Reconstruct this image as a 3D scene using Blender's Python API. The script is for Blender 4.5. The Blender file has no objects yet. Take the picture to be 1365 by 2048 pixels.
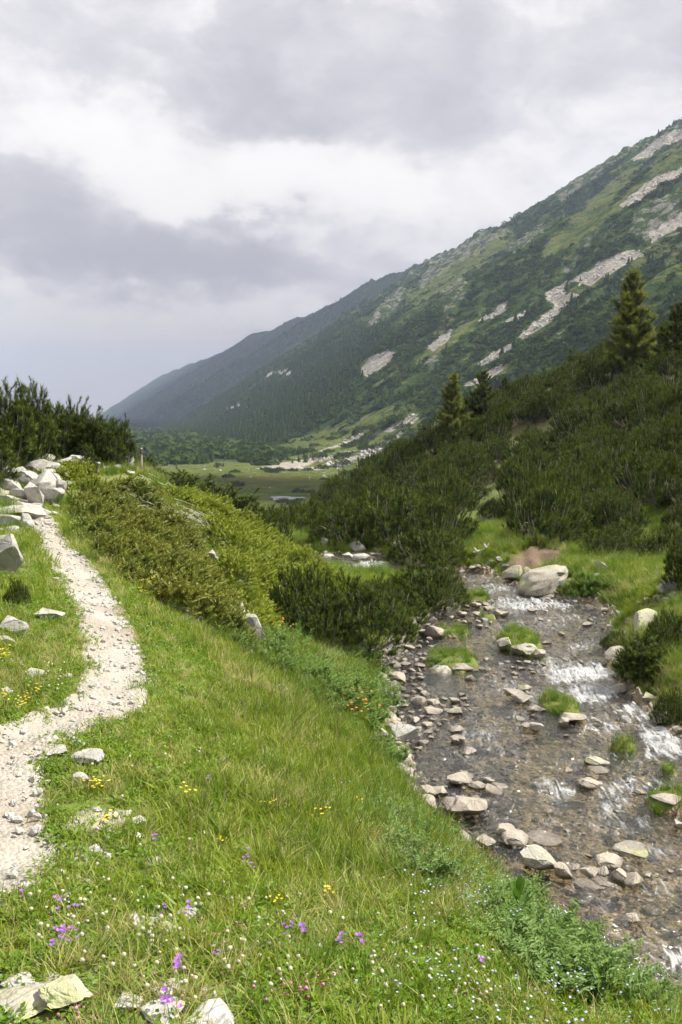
import bpy, bmesh, math, random
import numpy as np
from mathutils import Vector

# ------------------------------------------------------------------ camera, sky, sun, exposure
scene = bpy.context.scene
COL = scene.collection
F = 1900.0                      # focal length in pixels of a 1365 x 2048 frame
PITCH = math.atan(224 / F)      # horizon stands at row 800 of 2048
CP, SP = math.cos(PITCH), math.sin(PITCH)

cam_d = bpy.data.cameras.new('camera'); cam = bpy.data.objects.new('camera', cam_d); COL.objects.link(cam)
cam_d.sensor_fit = 'VERTICAL'; cam_d.sensor_height = 36.0; cam_d.lens = F / 2048 * 36.0
cam_d.clip_start = 0.05; cam_d.clip_end = 40000
cam.location = (0, 0, 0); cam.rotation_euler = (math.radians(90) - PITCH, 0, 0)
scene.camera = cam

SUN_AZ, SUN_EL = math.radians(82), math.radians(51)     # from the right, a little ahead
SUN = Vector((math.sin(SUN_AZ) * math.cos(SUN_EL), math.cos(SUN_AZ) * math.cos(SUN_EL), math.sin(SUN_EL)))
sun_d = bpy.data.lights.new('sun', 'SUN'); sun_d.energy = 5.0; sun_d.angle = math.radians(0.6); sun_d.color = (1.0, 0.95, 0.86)
sun_o = bpy.data.objects.new('sun', sun_d); COL.objects.link(sun_o)
sun_o.rotation_euler = SUN.to_track_quat('Z', 'Y').to_euler()

scene.view_settings.view_transform = 'Standard'; scene.view_settings.look = 'None'
scene.view_settings.exposure = 0.90; scene.view_settings.gamma = 1.0; scene.view_settings.use_curve_mapping = False
cy = scene.cycles
cy.max_bounces = 4; cy.diffuse_bounces = 2; cy.glossy_bounces = 2; cy.transmission_bounces = 3
cy.transparent_max_bounces = 8; cy.volume_bounces = 0; cy.caustics_reflective = False; cy.caustics_refractive = False
cy.use_denoising = True; cy.use_adaptive_sampling = True; cy.adaptive_threshold = 0.03
cy.sample_clamp_indirect = 4.0

class NT:
    """small helper to write node trees in a few lines"""
    def __init__(self, tree):
        self.t = tree; tree.nodes.clear()
    def n(self, kind, props=None, **inp):
        nd = self.t.nodes.new(kind)
        for k, v in (props or {}).items(): setattr(nd, k, v)
        for k, v in inp.items():
            key = int(k[1:]) if k[0] == '_' and k[1:].isdigit() else k.replace('_', ' ')
            s = nd.inputs[key]
            if isinstance(v, bpy.types.NodeSocket): self.t.links.new(v, s)
            else: s.default_value = v
        return nd
    def link(self, a, b): self.t.links.new(a, b)
    def math(self, op, a, b=0.0, c=0.0, clamp=False):
        return self.n('ShaderNodeMath', {'operation': op, 'use_clamp': clamp}, _0=a, _1=b, _2=c).outputs[0]
    def mix(self, fac, a, b, blend='MIX'):
        nd = self.n('ShaderNodeMix', {'data_type': 'RGBA', 'blend_type': blend})
        for i, v in ((0, fac), (6, a), (7, b)):
            if isinstance(v, bpy.types.NodeSocket): self.t.links.new(v, nd.inputs[i])
            else: nd.inputs[i].default_value = v if i == 0 or len(v) == 4 else (*v, 1)
        return nd.outputs[2]
    def ramp(self, fac, lo, hi, a=0.0, b=1.0):
        nd = self.n('ShaderNodeMapRange', {'interpolation_type': 'SMOOTHSTEP'}, _0=fac, _1=lo, _2=hi, _3=a, _4=b)
        return nd.outputs[0]
    def noise(self, vec, scale, detail=3.0, rough=0.55, dist=0.0):
        nd = self.n('ShaderNodeTexNoise', None, Scale=scale, Detail=detail, Roughness=rough, Distortion=dist)
        if vec is not None: self.link(vec, nd.inputs['Vector'])
        return nd.outputs['Fac']
    def attr(self, name):
        return self.n('ShaderNodeAttribute', {'attribute_name': name}).outputs['Fac']

# pixel -> direction
def ray(px, py):
    a = (px - 682.5) / F; b = (1024.0 - py) / F
    return np.array([a, CP + b * SP, -SP + b * CP])
def P(px, py, y, dz=0.0):
    r = ray(px, py); p = r * (y / r[1]); p[2] += dz; return p
def Z(px, py, z):
    r = ray(px, py); return r * (z / r[2])
def project(x, y, z):
    d = y * CP - z * SP; u = y * SP + z * CP
    d = np.where(np.abs(d) < 1e-6, 1e-6, d)
    return 682.5 + F * x / d, 1024.0 - F * u / d

# ------------------------------------------------------------------ world: blue sky behind broken cloud
world = bpy.data.worlds.new('World'); scene.world = world; world.use_nodes = True
w = NT(world.node_tree)
sky = w.n('ShaderNodeTexSky', {'sky_type': 'NISHITA', 'sun_disc': False, 'sun_elevation': SUN_EL, 'sun_rotation': SUN_AZ, 'altitude': 1900.0})
tc = w.n('ShaderNodeTexCoord').outputs['Generated']
nrm = w.n('ShaderNodeVectorMath', {'operation': 'NORMALIZE'}, _0=tc).outputs[0]
sep = w.n('ShaderNodeSeparateXYZ', None, _0=nrm)
az = w.math('ARCTAN2', sep.outputs[0], sep.outputs[1]); el = w.math('ARCSINE', sep.outputs[2])
ang = w.n('ShaderNodeCombineXYZ', None, _0=az, _1=w.math('MULTIPLY', el, 1.7), _2=0.0).outputs[0]
wn = w.n('ShaderNodeTexNoise', None, Vector=ang, Scale=6.5, Detail=7.0, Roughness=0.62)
off = w.n('ShaderNodeSeparateColor', None, _0=wn.outputs['Color'])
azw = w.math('MULTIPLY_ADD', w.math('SUBTRACT', off.outputs[0], 0.5), 0.24, az)
elw = w.math('MULTIPLY_ADD', w.math('SUBTRACT', off.outputs[1], 0.5), 0.17, el)
big = w.noise(ang, 3.1, 4.0, 0.56, 0.3)
fine = w.noise(ang, 13.0, 6.0, 0.60, 0.5)
val = w.math('MULTIPLY_ADD', w.math('SUBTRACT', big, 0.5), 0.55, 0.6)
val = w.math('MULTIPLY_ADD', w.math('SUBTRACT', fine, 0.5), 0.42, val)
vor = w.n('ShaderNodeTexVoronoi', {'feature': 'SMOOTH_F1', 'normalize': True}, Vector=w.n('ShaderNodeVectorMath', {'operation': 'MULTIPLY_ADD'}, _0=wn.outputs['Color'], _1=(0.22, 0.22, 0.0), _2=ang).outputs[0], Scale=8.5, Detail=3.0, Roughness=0.55, Smoothness=0.35)
val = w.math('MULTIPLY_ADD', w.math('SUBTRACT', 0.36, vor.outputs['Distance']), 0.85, val)
def blob(px, py, sx, sy, wt):
    global val
    r = ray(px, py); a0 = math.atan2(r[0], r[1]); e0 = math.asin(r[2] / np.linalg.norm(r))
    u = w.math('MULTIPLY', w.math('SUBTRACT', azw, a0), F / sx); v = w.math('MULTIPLY', w.math('SUBTRACT', elw, e0), F / sy)
    g = w.math('EXPONENT', w.math('MULTIPLY', w.math('MULTIPLY_ADD', u, u, w.math('MULTIPLY', v, v)), -0.7))
    val = w.math('MULTIPLY_ADD', g, wt, val)
for b in ((480, 200, 150, 100, -.30), (800, 220, 260, 90, -.26), (150, 440, 230, 85, -.34), (400, 545, 270, 65, -.42),
          (20, 300, 130, 60, -.12), (640, 470, 170, 60, -.14), (700, 40, 800, 70, -.14), (120, 230, 150, 65, .40),
          (330, 340, 140, 70, .36), (570, 285, 130, 45, .34), (480, 400, 180, 50, .28), (820, 380, 190, 80, .30), (1180, 230, 190, 60, .12),
          (160, 650, 300, 50, .24), (600, 585, 120, 25, .15)):
    blob(*b)
shade = w.ramp(val, 0.14, 0.98)
cr = w.n('ShaderNodeValToRGB'); cr.color_ramp.elements[0].color = (4.5, 4.5, 4.85, 1); cr.color_ramp.elements[1].color = (8.9, 8.8, 8.65, 1)
e = cr.color_ramp.elements.new(0.42); e.color = (6.2, 6.1, 6.4, 1)
e = cr.color_ramp.elements.new(0.72); e.color = (7.9, 7.8, 7.85, 1)
w.link(shade, cr.inputs[0])
gap = w.ramp(w.noise(ang, 2.3, 5.0, 0.55), 0.62, 0.74, 0.0, 0.4)
skyb = w.mix(1.0, sky.outputs[0], (0.9, 0.95, 1.0), 'MULTIPLY')
mixed = w.mix(gap, cr.outputs[0], skyb)
low = w.ramp(el, -0.02, 0.13, 0.75, 0.0)
mixed = w.mix(low, mixed, (10.0, 9.3, 8.5))
mixed = w.mix(1.0, mixed, (1.02, 1.0, 0.98), 'MULTIPLY')
bg = w.n('ShaderNodeBackground', None, Color=mixed, Strength=0.066)
out = w.n('ShaderNodeOutputWorld'); w.link(bg.outputs[0], out.inputs[0])
world.cycles.sampling_method = 'MANUAL'; world.cycles.sample_map_resolution = 256

# ------------------------------------------------------------------ small library
rng = np.random.default_rng(7)
random.seed(7)

def _hash(ix, iy, seed):
    h = (ix.astype(np.int64) * 374761393 + iy.astype(np.int64) * 668265263 + seed * 974711) & 0xffffffff
    h = ((h ^ (h >> 13)) * 1274126177) & 0xffffffff
    return (h ^ (h >> 16)) & 0xffffffff
def perlin(x, y, seed=0):
    x = np.asarray(x, float); y = np.asarray(y, float)
    xi = np.floor(x); yi = np.floor(y); xf = x - xi; yf = y - yi
    def g(dx, dy):
        a = _hash(xi + dx, yi + dy, seed) / 4294967296.0 * 2 * np.pi
        return np.cos(a) * (xf - dx) + np.sin(a) * (yf - dy)
    u = xf * xf * xf * (xf * (xf * 6 - 15) + 10); v = yf * yf * yf * (yf * (yf * 6 - 15) + 10)
    a = g(0, 0) * (1 - u) + g(1, 0) * u; b = g(0, 1) * (1 - u) + g(1, 1) * u
    return (a * (1 - v) + b * v) * 1.5
def fbm(x, y, octv=4, seed=0, gain=0.5):
    s = 0; a = 1.0; t = 0
    for i in range(octv):
        s = s + a * perlin(np.asarray(x) * 2 ** i, np.asarray(y) * 2 ** i, seed + i * 17); t += a; a *= gain
    return s / t
def sstep(a, b, x):
    t = np.clip((np.asarray(x, float) - a) / (b - a), 0, 1); return t * t * (3 - 2 * t)
def inside(poly, x, y):
    poly = np.asarray(poly, float); r = np.zeros(np.shape(x), bool); j = len(poly) - 1
    for i in range(len(poly)):
        xi, yi = poly[i]; xj, yj = poly[j]
        c = ((yi > y) != (yj > y)) & (x < (xj - xi) * (y - yi) / ((yj - yi) if yj != yi else 1e-9) + xi)
        r ^= c; j = i
    return r
def polydist(poly, x, y, closed=True):
    poly = np.asarray(poly, float); d = np.full(np.shape(x), 1e9)
    m = len(poly)
    for i in range(m if closed else m - 1):
        a = poly[i]; b = poly[(i + 1) % m]; ab = b - a; l2 = max((ab ** 2).sum(), 1e-12)
        t = np.clip(((x - a[0]) * ab[0] + (y - a[1]) * ab[1]) / l2, 0, 1)
        d = np.minimum(d, np.hypot(x - a[0] - t * ab[0], y - a[1] - t * ab[1]))
    return d
def sdist(poly, x, y):
    d = polydist(poly, x, y); return np.where(inside(poly, x, y), -d, d)

def make_mesh(name, V, faces, smooth=True, attrs=None, mats=(), midx=None):
    """V (n,3); faces: (m,k) int array or list of such arrays"""
    if isinstance(faces, np.ndarray): faces = [faces]
    me = bpy.data.meshes.new(name)
    V = np.ascontiguousarray(V, np.float32)
    me.vertices.add(len(V)); me.vertices.foreach_set('co', V.ravel())
    idx = np.concatenate([f.ravel() for f in faces]).astype(np.int32)
    tot = np.concatenate([np.full(len(f), f.shape[1]) for f in faces])
    st = np.concatenate([[0], np.cumsum(tot)[:-1]]).astype(np.int32)
    me.loops.add(len(idx)); me.loops.foreach_set('vertex_index', idx)
    me.polygons.add(len(st)); me.polygons.foreach_set('loop_start', st)
    me.polygons.foreach_set('use_smooth', np.full(len(st), bool(smooth)))
    for m in mats: me.materials.append(m)
    if midx is not None: me.polygons.foreach_set('material_index', np.asarray(midx, np.int32))
    for k, a in (attrs or {}).items():
        at = me.attributes.new(k, 'FLOAT', 'POINT'); at.data.foreach_set('value', np.ascontiguousarray(a, np.float32))
    me.update(calc_edges=True)
    return me
def link(name, me, parent=None, label=None, cat=None, group=None, kind=None, loc=None, rot=None, scl=None):
    o = bpy.data.objects.new(name, me); COL.objects.link(o)
    if parent is not None: o.parent = parent
    if label: o['label'] = label
    if cat: o['category'] = cat
    if group: o['group'] = group
    if kind: o['kind'] = kind
    if loc is not None: o.location = loc
    if rot is not None: o.rotation_euler = rot
    if scl is not None: o.scale = scl
    return o
def grid_faces(nx, ny):
    i = np.arange(nx - 1); j = np.arange(ny - 1); I, J = np.meshgrid(i, j)
    a = (J * nx + I).ravel(); return np.stack([a, a + 1, a + nx + 1, a + nx], 1)
def rot_to(d, roll):
    """(n,3,3) matrices taking +z to unit d with a roll"""
    d = d / np.linalg.norm(d, axis=1, keepdims=True)
    h = np.where(np.abs(d[:, 2:3]) > 0.95, np.array([[1., 0, 0]]), np.array([[0., 0, 1.]]))
    x = np.cross(h, d); x /= np.linalg.norm(x, axis=1, keepdims=True); y = np.cross(d, x)
    c = np.cos(roll)[:, None]; s = np.sin(roll)[:, None]
    return np.stack([x * c + y * s, -x * s + y * c, d], 2)
def tile(protos, pick, R, S, T):
    """copies of prototype (V,F,A) placed by R (n,3,3), S (n,) or (n,3), T (n,3) -> V, F, A"""
    Vs, Fs, As = [], [], []; base = 0
    S = np.asarray(S, float); S = S[:, None] * np.ones((1, 3)) if S.ndim == 1 else S
    for k, (v, f, a) in enumerate(protos):
        m = np.where(pick == k)[0]
        if not len(m): continue
        vv = np.einsum('nij,nkj->nki', R[m], v[None] * S[m][:, None, :]) + T[m][:, None, :]
        n = len(v); Vs.append(vv.reshape(-1, 3))
        Fs.append((f[None] + (np.arange(len(m)) * n)[:, None, None] + base).reshape(-1, f.shape[1])); base += n * len(m)
        As.append(np.tile(a, len(m)))
    return np.concatenate(Vs), np.concatenate(Fs), np.concatenate(As)
def tube(pts, radii, sides=5):
    pts = np.asarray(pts, float); n = len(pts); V = []; 
    tan = np.gradient(pts, axis=0); tan /= np.linalg.norm(tan, axis=1, keepdims=True) + 1e-9
    ref = np.array([0.3, 0.2, 0.93]); 
    if abs(tan[0] @ ref) > 0.9: ref = np.array([1., 0, 0])
    for i in range(n):
        x = np.cross(ref, tan[i]); x /= np.linalg.norm(x) + 1e-9; y = np.cross(tan[i], x)
        for k in range(sides):
            a = 2 * math.pi * k / sides; V.append(pts[i] + radii[i] * (math.cos(a) * x + math.sin(a) * y))
    Fq = [[i * sides + k, i * sides + (k + 1) % sides, (i + 1) * sides + (k + 1) % sides, (i + 1) * sides + k] for i in range(n - 1) for k in range(sides)]
    return np.array(V), np.array(Fq)
def join(parts):
    """[(V,F)] with equal face size -> one"""
    V = []; Fx = []; b = 0
    for v, f in parts: V.append(v); Fx.append(f + b); b += len(v)
    return np.concatenate(V), np.concatenate(Fx)

def scatter(name, protos, pts, rot, scl, label, cat, kind='stuff'):
    """uncountable cover: one object whose points carry small shapes"""
    col = bpy.data.collections.new(name + '_shapes')
    for p in protos: col.objects.link(p)
    n = len(pts); me = bpy.data.meshes.new(name); me.vertices.add(n); me.vertices.foreach_set('co', np.ascontiguousarray(pts, np.float32).ravel())
    a = me.attributes.new('rot', 'FLOAT_VECTOR', 'POINT'); a.data.foreach_set('vector', np.ascontiguousarray(rot, np.float32).ravel())
    scl = np.asarray(scl, float); scl = scl[:, None] * np.ones((1, 3)) if scl.ndim == 1 else scl
    a = me.attributes.new('scl', 'FLOAT_VECTOR', 'POINT'); a.data.foreach_set('vector', np.ascontiguousarray(scl, np.float32).ravel())
    a = me.attributes.new('idx', 'INT', 'POINT'); a.data.foreach_set('value', rng.integers(0, len(protos), n).astype(np.int32))
    me.update()
    o = link(name, me, None, label, cat, kind=kind)
    g = bpy.data.node_groups.new(name + '_cover', 'GeometryNodeTree')
    g.interface.new_socket('Geometry', in_out='INPUT', socket_type='NodeSocketGeometry'); g.interface.new_socket('Geometry', in_out='OUTPUT', socket_type='NodeSocketGeometry')
    gi = g.nodes.new('NodeGroupInput'); go = g.nodes.new('NodeGroupOutput')
    ip = g.nodes.new('GeometryNodeInstanceOnPoints'); ci = g.nodes.new('GeometryNodeCollectionInfo')
    ci.inputs['Collection'].default_value = col; ci.inputs['Separate Children'].default_value = True; ci.inputs['Reset Children'].default_value = True
    def na(t, nm):
        q = g.nodes.new('GeometryNodeInputNamedAttribute'); q.data_type = t; q.inputs['Name'].default_value = nm; return q.outputs['Attribute']
    e2r = g.nodes.new('FunctionNodeEulerToRotation')
    L = g.links.new
    L(gi.outputs[0], ip.inputs['Points']); L(ci.outputs[0], ip.inputs['Instance']); ip.inputs['Pick Instance'].default_value = True
    L(na('INT', 'idx'), ip.inputs['Instance Index']); L(na('FLOAT_VECTOR', 'rot'), e2r.inputs[0]); L(e2r.outputs[0], ip.inputs['Rotation'])
    L(na('FLOAT_VECTOR', 'scl'), ip.inputs['Scale']); L(ip.outputs[0], go.inputs[0])
    md = o.modifiers.new('cover', 'NODES'); md.node_group = g
    return o
def proto(name, V, Fc, A, mat, smooth=False):
    return bpy.data.objects.new(name, make_mesh(name, V, Fc, smooth, {'tip': A}, [mat]))

# ------------------------------------------------------------------ telling look-alikes apart: nearest landmark, side and rank
AUTO = []
def later(o, px, py, base, marks): AUTO.append((o, float(px), float(py), base, marks)); return o
ORD = 'first second third fourth fifth sixth seventh eighth ninth tenth eleventh twelfth thirteenth fourteenth fifteenth sixteenth seventeenth eighteenth nineteenth twentieth'.split()
def ordinal(i): return ORD[i] if i < 20 else ('twenty-' + ORD[i - 20] if i < 29 else 'thirty-' + ORD[min(i - 30, 8)] if i > 29 else 'thirtieth')
MARK = {
 'stream': [(872, 1285, 'the pointed lichen boulder'), (880, 1360, 'the rounded lichen boulder'), (805, 1475, 'the broad white rock'), (1040, 1290, 'the long grass islet'), (938, 1625, 'the largest tilted slab'), (1085, 1735, 'the long dark boulder'), (1225, 1755, 'the white stone pile'), (1198, 1525, 'the oval yellowish boulder'),
            (1128, 1416, 'the small grass islet'), (1096, 1170, 'the whaleback boulder'), (1245, 1310, 'the boulder jutting into the rapids'), (1345, 1610, 'the right grass islet'), (918, 1460, 'the grey blocky stone'), (1270, 1845, 'the lone triangular stone'), (1290, 1240, 'the long tilted grey slab'), (905, 1260, 'the upper grass islet'), (966, 1140, 'the uprooted stump'), (1345, 1190, 'the grey rock outcrop')],
 'field': [(30, 1020, 'the wide pale slab'), (4, 1110, 'the tall pale block'), (178, 930, 'the thin young pine'), (130, 915, 'the juniper mound'), (55, 1050, 'the upright pointed stone'), (20, 930, 'the tall tufted pine')],
 'pine': [(1262, 640, 'the golden conical pine'), (906, 800, 'the slim yellowish pine'), (966, 785, 'the short dark conifer'), (1096, 1170, 'the whaleback boulder'), (1065, 1100, 'the eroded bank'), (950, 1030, 'the grassy gully'), (718, 1095, 'the white boulder past the bend'), (1345, 1160, 'the pine above the tilted slab'), (858, 1110, 'the round bush by the bend'), (500, 1020, 'the juniper crest'), (1358, 640, 'the dark skyline pine'), (740, 930, 'the lower tip of the hillside')],
 'meadow': [(572, 998, 'the pond'), (640, 930, 'the pale stone streak'), (500, 950, 'the rusty grass patch'), (790, 855, 'the upper stone streak')],
 'herb': [(805, 1475, 'the broad white rock'), (712, 1300, 'the big pine bush'), (508, 1260, 'the upright bank rocks'), (705, 1615, 'the golden flower cluster'), (1035, 1860, 'the upper false hellebore'), (1142, 1875, 'the lower false hellebore'), (1096, 1170, 'the whaleback boulder'), (1065, 1770, 'the yellow flowers by the stream'), (880, 1360, 'the rounded lichen boulder'), (1300, 1940, 'the orange flowers at the water')],
 'turf': [(268, 1850, 'the round white cobble'), (372, 1835, 'the flat grey cobble'), (308, 1725, 'the white angular stone'), (495, 1738, 'the violet pair in midslope'), (700, 1900, 'the violet cluster'), (405, 2060, 'the large bright white stone'), (118, 2000, 'the upright lichen stone'), (63, 1350, 'the flat stone inside the bend'), (960, 1955, 'the single low violet flower'), (168, 1520, 'the triangular stone'), (965, 2003, 'the pink thyme on the bank'),
          (240, 1160, 'the bronze juniper edge'), (705, 1615, 'the golden cluster in midslope'), (1065, 1770, 'the dark boulder at the stream'), (475, 1840, 'the pink thyme on bare ground'), (720, 1440, 'the white slab in the herbs'), (560, 1280, 'the big pine bush'), (640, 1965, 'the pink thyme low in the middle'), (40, 1420, 'the white stone at the frame')]}
def label_all():
    seen = {}
    rows = []
    for o, px, py, base, mk in AUTO:
        mx, my, nm = min(MARK[mk], key=lambda q: math.hypot(q[0] - px, (q[1] - py) * 1.6)); dx, dy = px - mx, (py - my) * 1.6
        side = ('right of it', 'below right', 'straight below', 'below left', 'left of it', 'above left', 'straight above', 'above right')[int(round(math.atan2(dy, dx) / (math.pi / 4))) % 8]
        rows.append((base, nm, side, math.hypot(dx, dy), o))
    rows.sort(key=lambda q: q[3])
    for base, nm, side, d, o in rows:
        k = seen.get((base, nm, side), 0); seen[(base, nm, side)] = k + 1
        o['label'] = '%s, %s from %s, %s' % (base, ordinal(k), nm, side)
# ------------------------------------------------------------------ materials
def mat_new(name):
    m = bpy.data.materials.new(name); m.use_nodes = True; return m, NT(m.node_tree)
def finish(t, shader, disp=None):
    o = t.n('ShaderNodeOutputMaterial'); t.link(shader, o.inputs[0])
def bump(t, h, strength, dist):
    return t.n('ShaderNodeBump', None, Strength=strength, Distance=dist, Height=h).outputs[0]
def leaf_mat(name, c0, c1, tip=None, trans=0.3, gloss=0.035, rough=0.45, big=0.5, rnd=0.6):
    m, t = mat_new(name)
    pos = t.n('ShaderNodeNewGeometry').outputs['Position']
    r = t.n('ShaderNodeObjectInfo').outputs['Random']
    nz = t.ramp(t.noise(pos, big, 2.0), 0.3, 0.7)
    f = t.math('MULTIPLY_ADD', r, rnd, t.math('MULTIPLY', nz, 1 - rnd))
    c = t.mix(f, c0, c1)
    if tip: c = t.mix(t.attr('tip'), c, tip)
    d = t.n('ShaderNodeBsdfDiffuse', None, Color=c); tr = t.n('ShaderNodeBsdfTranslucent', None, Color=c)
    s = t.n('ShaderNodeMixShader', None, _0=trans, _1=d.outputs[0], _2=tr.outputs[0])
    g = t.n('ShaderNodeBsdfGlossy', None, Color=(1, 1, 1, 1), Roughness=rough)
    s = t.n('ShaderNodeMixShader', None, _0=gloss, _1=s.outputs[0], _2=g.outputs[0])
    finish(t, s.outputs[0]); return m
def plain_mat(name, c0, c1, scale=8.0, rough=0.85, bmp=0.3, dist=0.01):
    m, t = mat_new(name)
    pos = t.n('ShaderNodeNewGeometry').outputs['Position']
    n1 = t.noise(pos, scale, 5.0, 0.6)
    b = t.n('ShaderNodeBsdfPrincipled', None, Base_Color=t.mix(t.ramp(n1, .3, .7), c0, c1), Roughness=rough, Normal=bump(t, n1, bmp, dist))
    finish(t, b.outputs[0]); return m

def granite(name, c0, c1, lichen, wet=False, fine=34.0):
    m, t = mat_new(name)
    geo = t.n('ShaderNodeNewGeometry'); pos = geo.outputs['Position']
    r = t.n('ShaderNodeObjectInfo').outputs['Random']
    sh = t.n('ShaderNodeVectorMath', {'operation': 'ADD'}, _0=pos, _1=t.n('ShaderNodeCombineXYZ', None, _0=t.math('MULTIPLY', r, 40.0), _1=0.0, _2=0.0).outputs[0]).outputs[0]
    blot = t.noise(sh, 3.2, 5.0, 0.62); spk = t.noise(sh, fine * 3, 2.0, 0.7); mid = t.noise(sh, fine * 0.4, 4.0, 0.6)
    c = t.mix(t.ramp(blot, .28, .72), c0, c1)
    c = t.mix(t.math('MULTIPLY', r, 0.7 if wet else 0.2), c, (0.36, 0.31, 0.245))
    c = t.mix(t.ramp(spk, .5, .72, 0, .35), c, (0.12, 0.12, 0.12))
    c = t.mix(t.ramp(mid, .56, .72, 0, .55), c, (0.17, 0.165, 0.15))
    crk = t.math('ABSOLUTE', t.math('SUBTRACT', t.noise(sh, 2.6, 5.0, 0.6, 0.9), 0.5))
    c = t.mix(t.ramp(crk, 0.0, 0.014, 0.45, 0.0), c, (0.13, 0.12, 0.10))
    c = t.mix(t.ramp(t.noise(sh, 6.5, 5.0, 0.7), .56, .72, 0, .25), c, (0.15, 0.14, 0.115))
    nz = t.n('ShaderNodeSeparateXYZ', None, _0=geo.outputs['Normal']).outputs[2]
    up = t.ramp(nz, 0.1, 0.8)
    lk = t.math('MULTIPLY', t.ramp(t.noise(sh, 2.1, 6.0, 0.68), 0.60 - lichen, 0.70 - lichen), up)
    c = t.mix(t.math('MULTIPLY', lk, 0.7), c, (0.40, 0.42, 0.17))
    rough = 0.85
    if wet:
        z = t.n('ShaderNodeSeparateXYZ', None, _0=pos).outputs[2]
        zz = t.math('MULTIPLY_ADD', mid, 0.08, z)
        wf = t.ramp(zz, -4.66, -4.585, 1.0, 0.0)
        c = t.mix(wf, c, t.mix(0.75, c, (0.075, 0.06, 0.042)))
        rough = t.math('MULTIPLY_ADD', wf, -0.55, 0.85)
    h = t.math('MULTIPLY_ADD', spk, 0.25, t.math('ADD', mid, t.math('MULTIPLY_ADD', blot, 2.0, t.ramp(crk, 0.0, 0.03, 0.0, 0.4))))
    b = t.n('ShaderNodeBsdfPrincipled', None, Base_Color=c, Roughness=rough, Normal=bump(t, h, 0.6, 0.025))
    finish(t, b.outputs[0]); return m
M = {}
M['granite'] = granite('pale_granite', (0.285, 0.28, 0.255), (0.42, 0.41, 0.375), 0.05)
M['granite_wet'] = granite('stream_granite', (0.24, 0.215, 0.18), (0.40, 0.365, 0.31), 0.0, wet=True)
M['granite_lichen'] = granite('lichen_granite', (0.28, 0.275, 0.235), (0.40, 0.38, 0.325), 0.10, wet=True)
M['granite_white'] = granite('bleached_granite', (0.37, 0.365, 0.335), (0.475, 0.465, 0.43), -0.02, fine=50.0)
M['bark'] = plain_mat('grey_bark', (0.20, 0.165, 0.13), (0.36, 0.31, 0.26), 30.0)
M['bark_dark'] = plain_mat('brown_bark', (0.10, 0.07, 0.05), (0.21, 0.16, 0.12), 30.0)
M['deadwood'] = plain_mat('bleached_wood', (0.42, 0.38, 0.34), (0.62, 0.57, 0.51), 40.0)
M['postwood'] = plain_mat('weathered_post_wood', (0.36, 0.30, 0.22), (0.52, 0.45, 0.35), 60.0)
M['capdark'] = plain_mat('dark_red_paint', (0.055, 0.025, 0.02), (0.10, 0.04, 0.03), 60.0)
M['capwhite'] = plain_mat('chipped_white_paint', (0.55, 0.53, 0.5), (0.75, 0.73, 0.7), 60.0)
M['needle'] = leaf_mat('pine_needles', (0.009, 0.024, 0.005), (0.026, 0.045, 0.007), (0.135, 0.172, 0.022), 0.2, gloss=0.010)  # new growth tips, raised in colour to stand in for sunlit highlights
M['needle_far'] = leaf_mat('far_pine_needles', (0.026, 0.052, 0.014), (0.048, 0.078, 0.019), (0.07, 0.10, 0.026), 0.25, gloss=0.0)
M['needle_gold'] = leaf_mat('sunlit_pine_needles', (0.085, 0.115, 0.018), (0.12, 0.145, 0.025), (0.26, 0.285, 0.055), 0.3, gloss=0.01)  # yellowish needles, lightened in colour so the trees look sunlit
M['juniper'] = leaf_mat('juniper_leaves', (0.085, 0.142, 0.012), (0.145, 0.190, 0.016), (0.30, 0.335, 0.035), 0.3, big=0.9, rnd=0.0, gloss=0.012)
M['juniper_brown'] = leaf_mat('bronze_juniper_leaves', (0.058, 0.102, 0.012), (0.125, 0.128, 0.020), (0.235, 0.25, 0.04), 0.3, big=0.8, rnd=0.0, gloss=0.012)
M['grass'] = leaf_mat('meadow_grass', (0.120, 0.210, 0.010), (0.235, 0.300, 0.018), (0.34, 0.37, 0.05), 0.42, big=1.1, gloss=0.015, rnd=.35)
M['grass_long'] = leaf_mat('long_grass', (0.065, 0.150, 0.008), (0.125, 0.225, 0.014), (0.21, 0.28, 0.03), 0.42, gloss=0.015)
M['grass_dry'] = leaf_mat('dry_grass', (0.28, 0.28, 0.07), (0.42, 0.39, 0.14), (0.50, 0.46, 0.21), 0.35, gloss=0.015)
M['seed'] = leaf_mat('grass_seed_heads', (0.13, 0.10, 0.055), (0.20, 0.14, 0.085), None, 0.3)
M['herb'] = leaf_mat('herb_leaves', (0.075, 0.165, 0.022), (0.135, 0.235, 0.040), (0.20, 0.30, 0.06), 0.38, gloss=0.02, rough=.6)
M['clover'] = leaf_mat('clover_leaves', (0.10, 0.205, 0.012), (0.18, 0.275, 0.02), None, 0.4, gloss=0.015)
M['broad'] = leaf_mat('hellebore_leaves', (0.07, 0.16, 0.015), (0.13, 0.24, 0.025), None, 0.4, gloss=0.03)
def petal(name, a, b): M[name] = leaf_mat(name + '_petals', a, b, None, 0.3)
petal('white', (0.50, 0.47, 0.34), (0.66, 0.63, 0.52)); petal('purple', (0.30, 0.09, 0.55), (0.46, 0.16, 0.66))
petal('yellow', (0.72, 0.52, 0.02), (0.80, 0.66, 0.05)); petal('pink', (0.42, 0.14, 0.26), (0.60, 0.26, 0.38))
petal('blue', (0.36, 0.42, 0.70), (0.55, 0.60, 0.80)); petal('orange', (0.62, 0.16, 0.04), (0.70, 0.25, 0.06))

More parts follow.
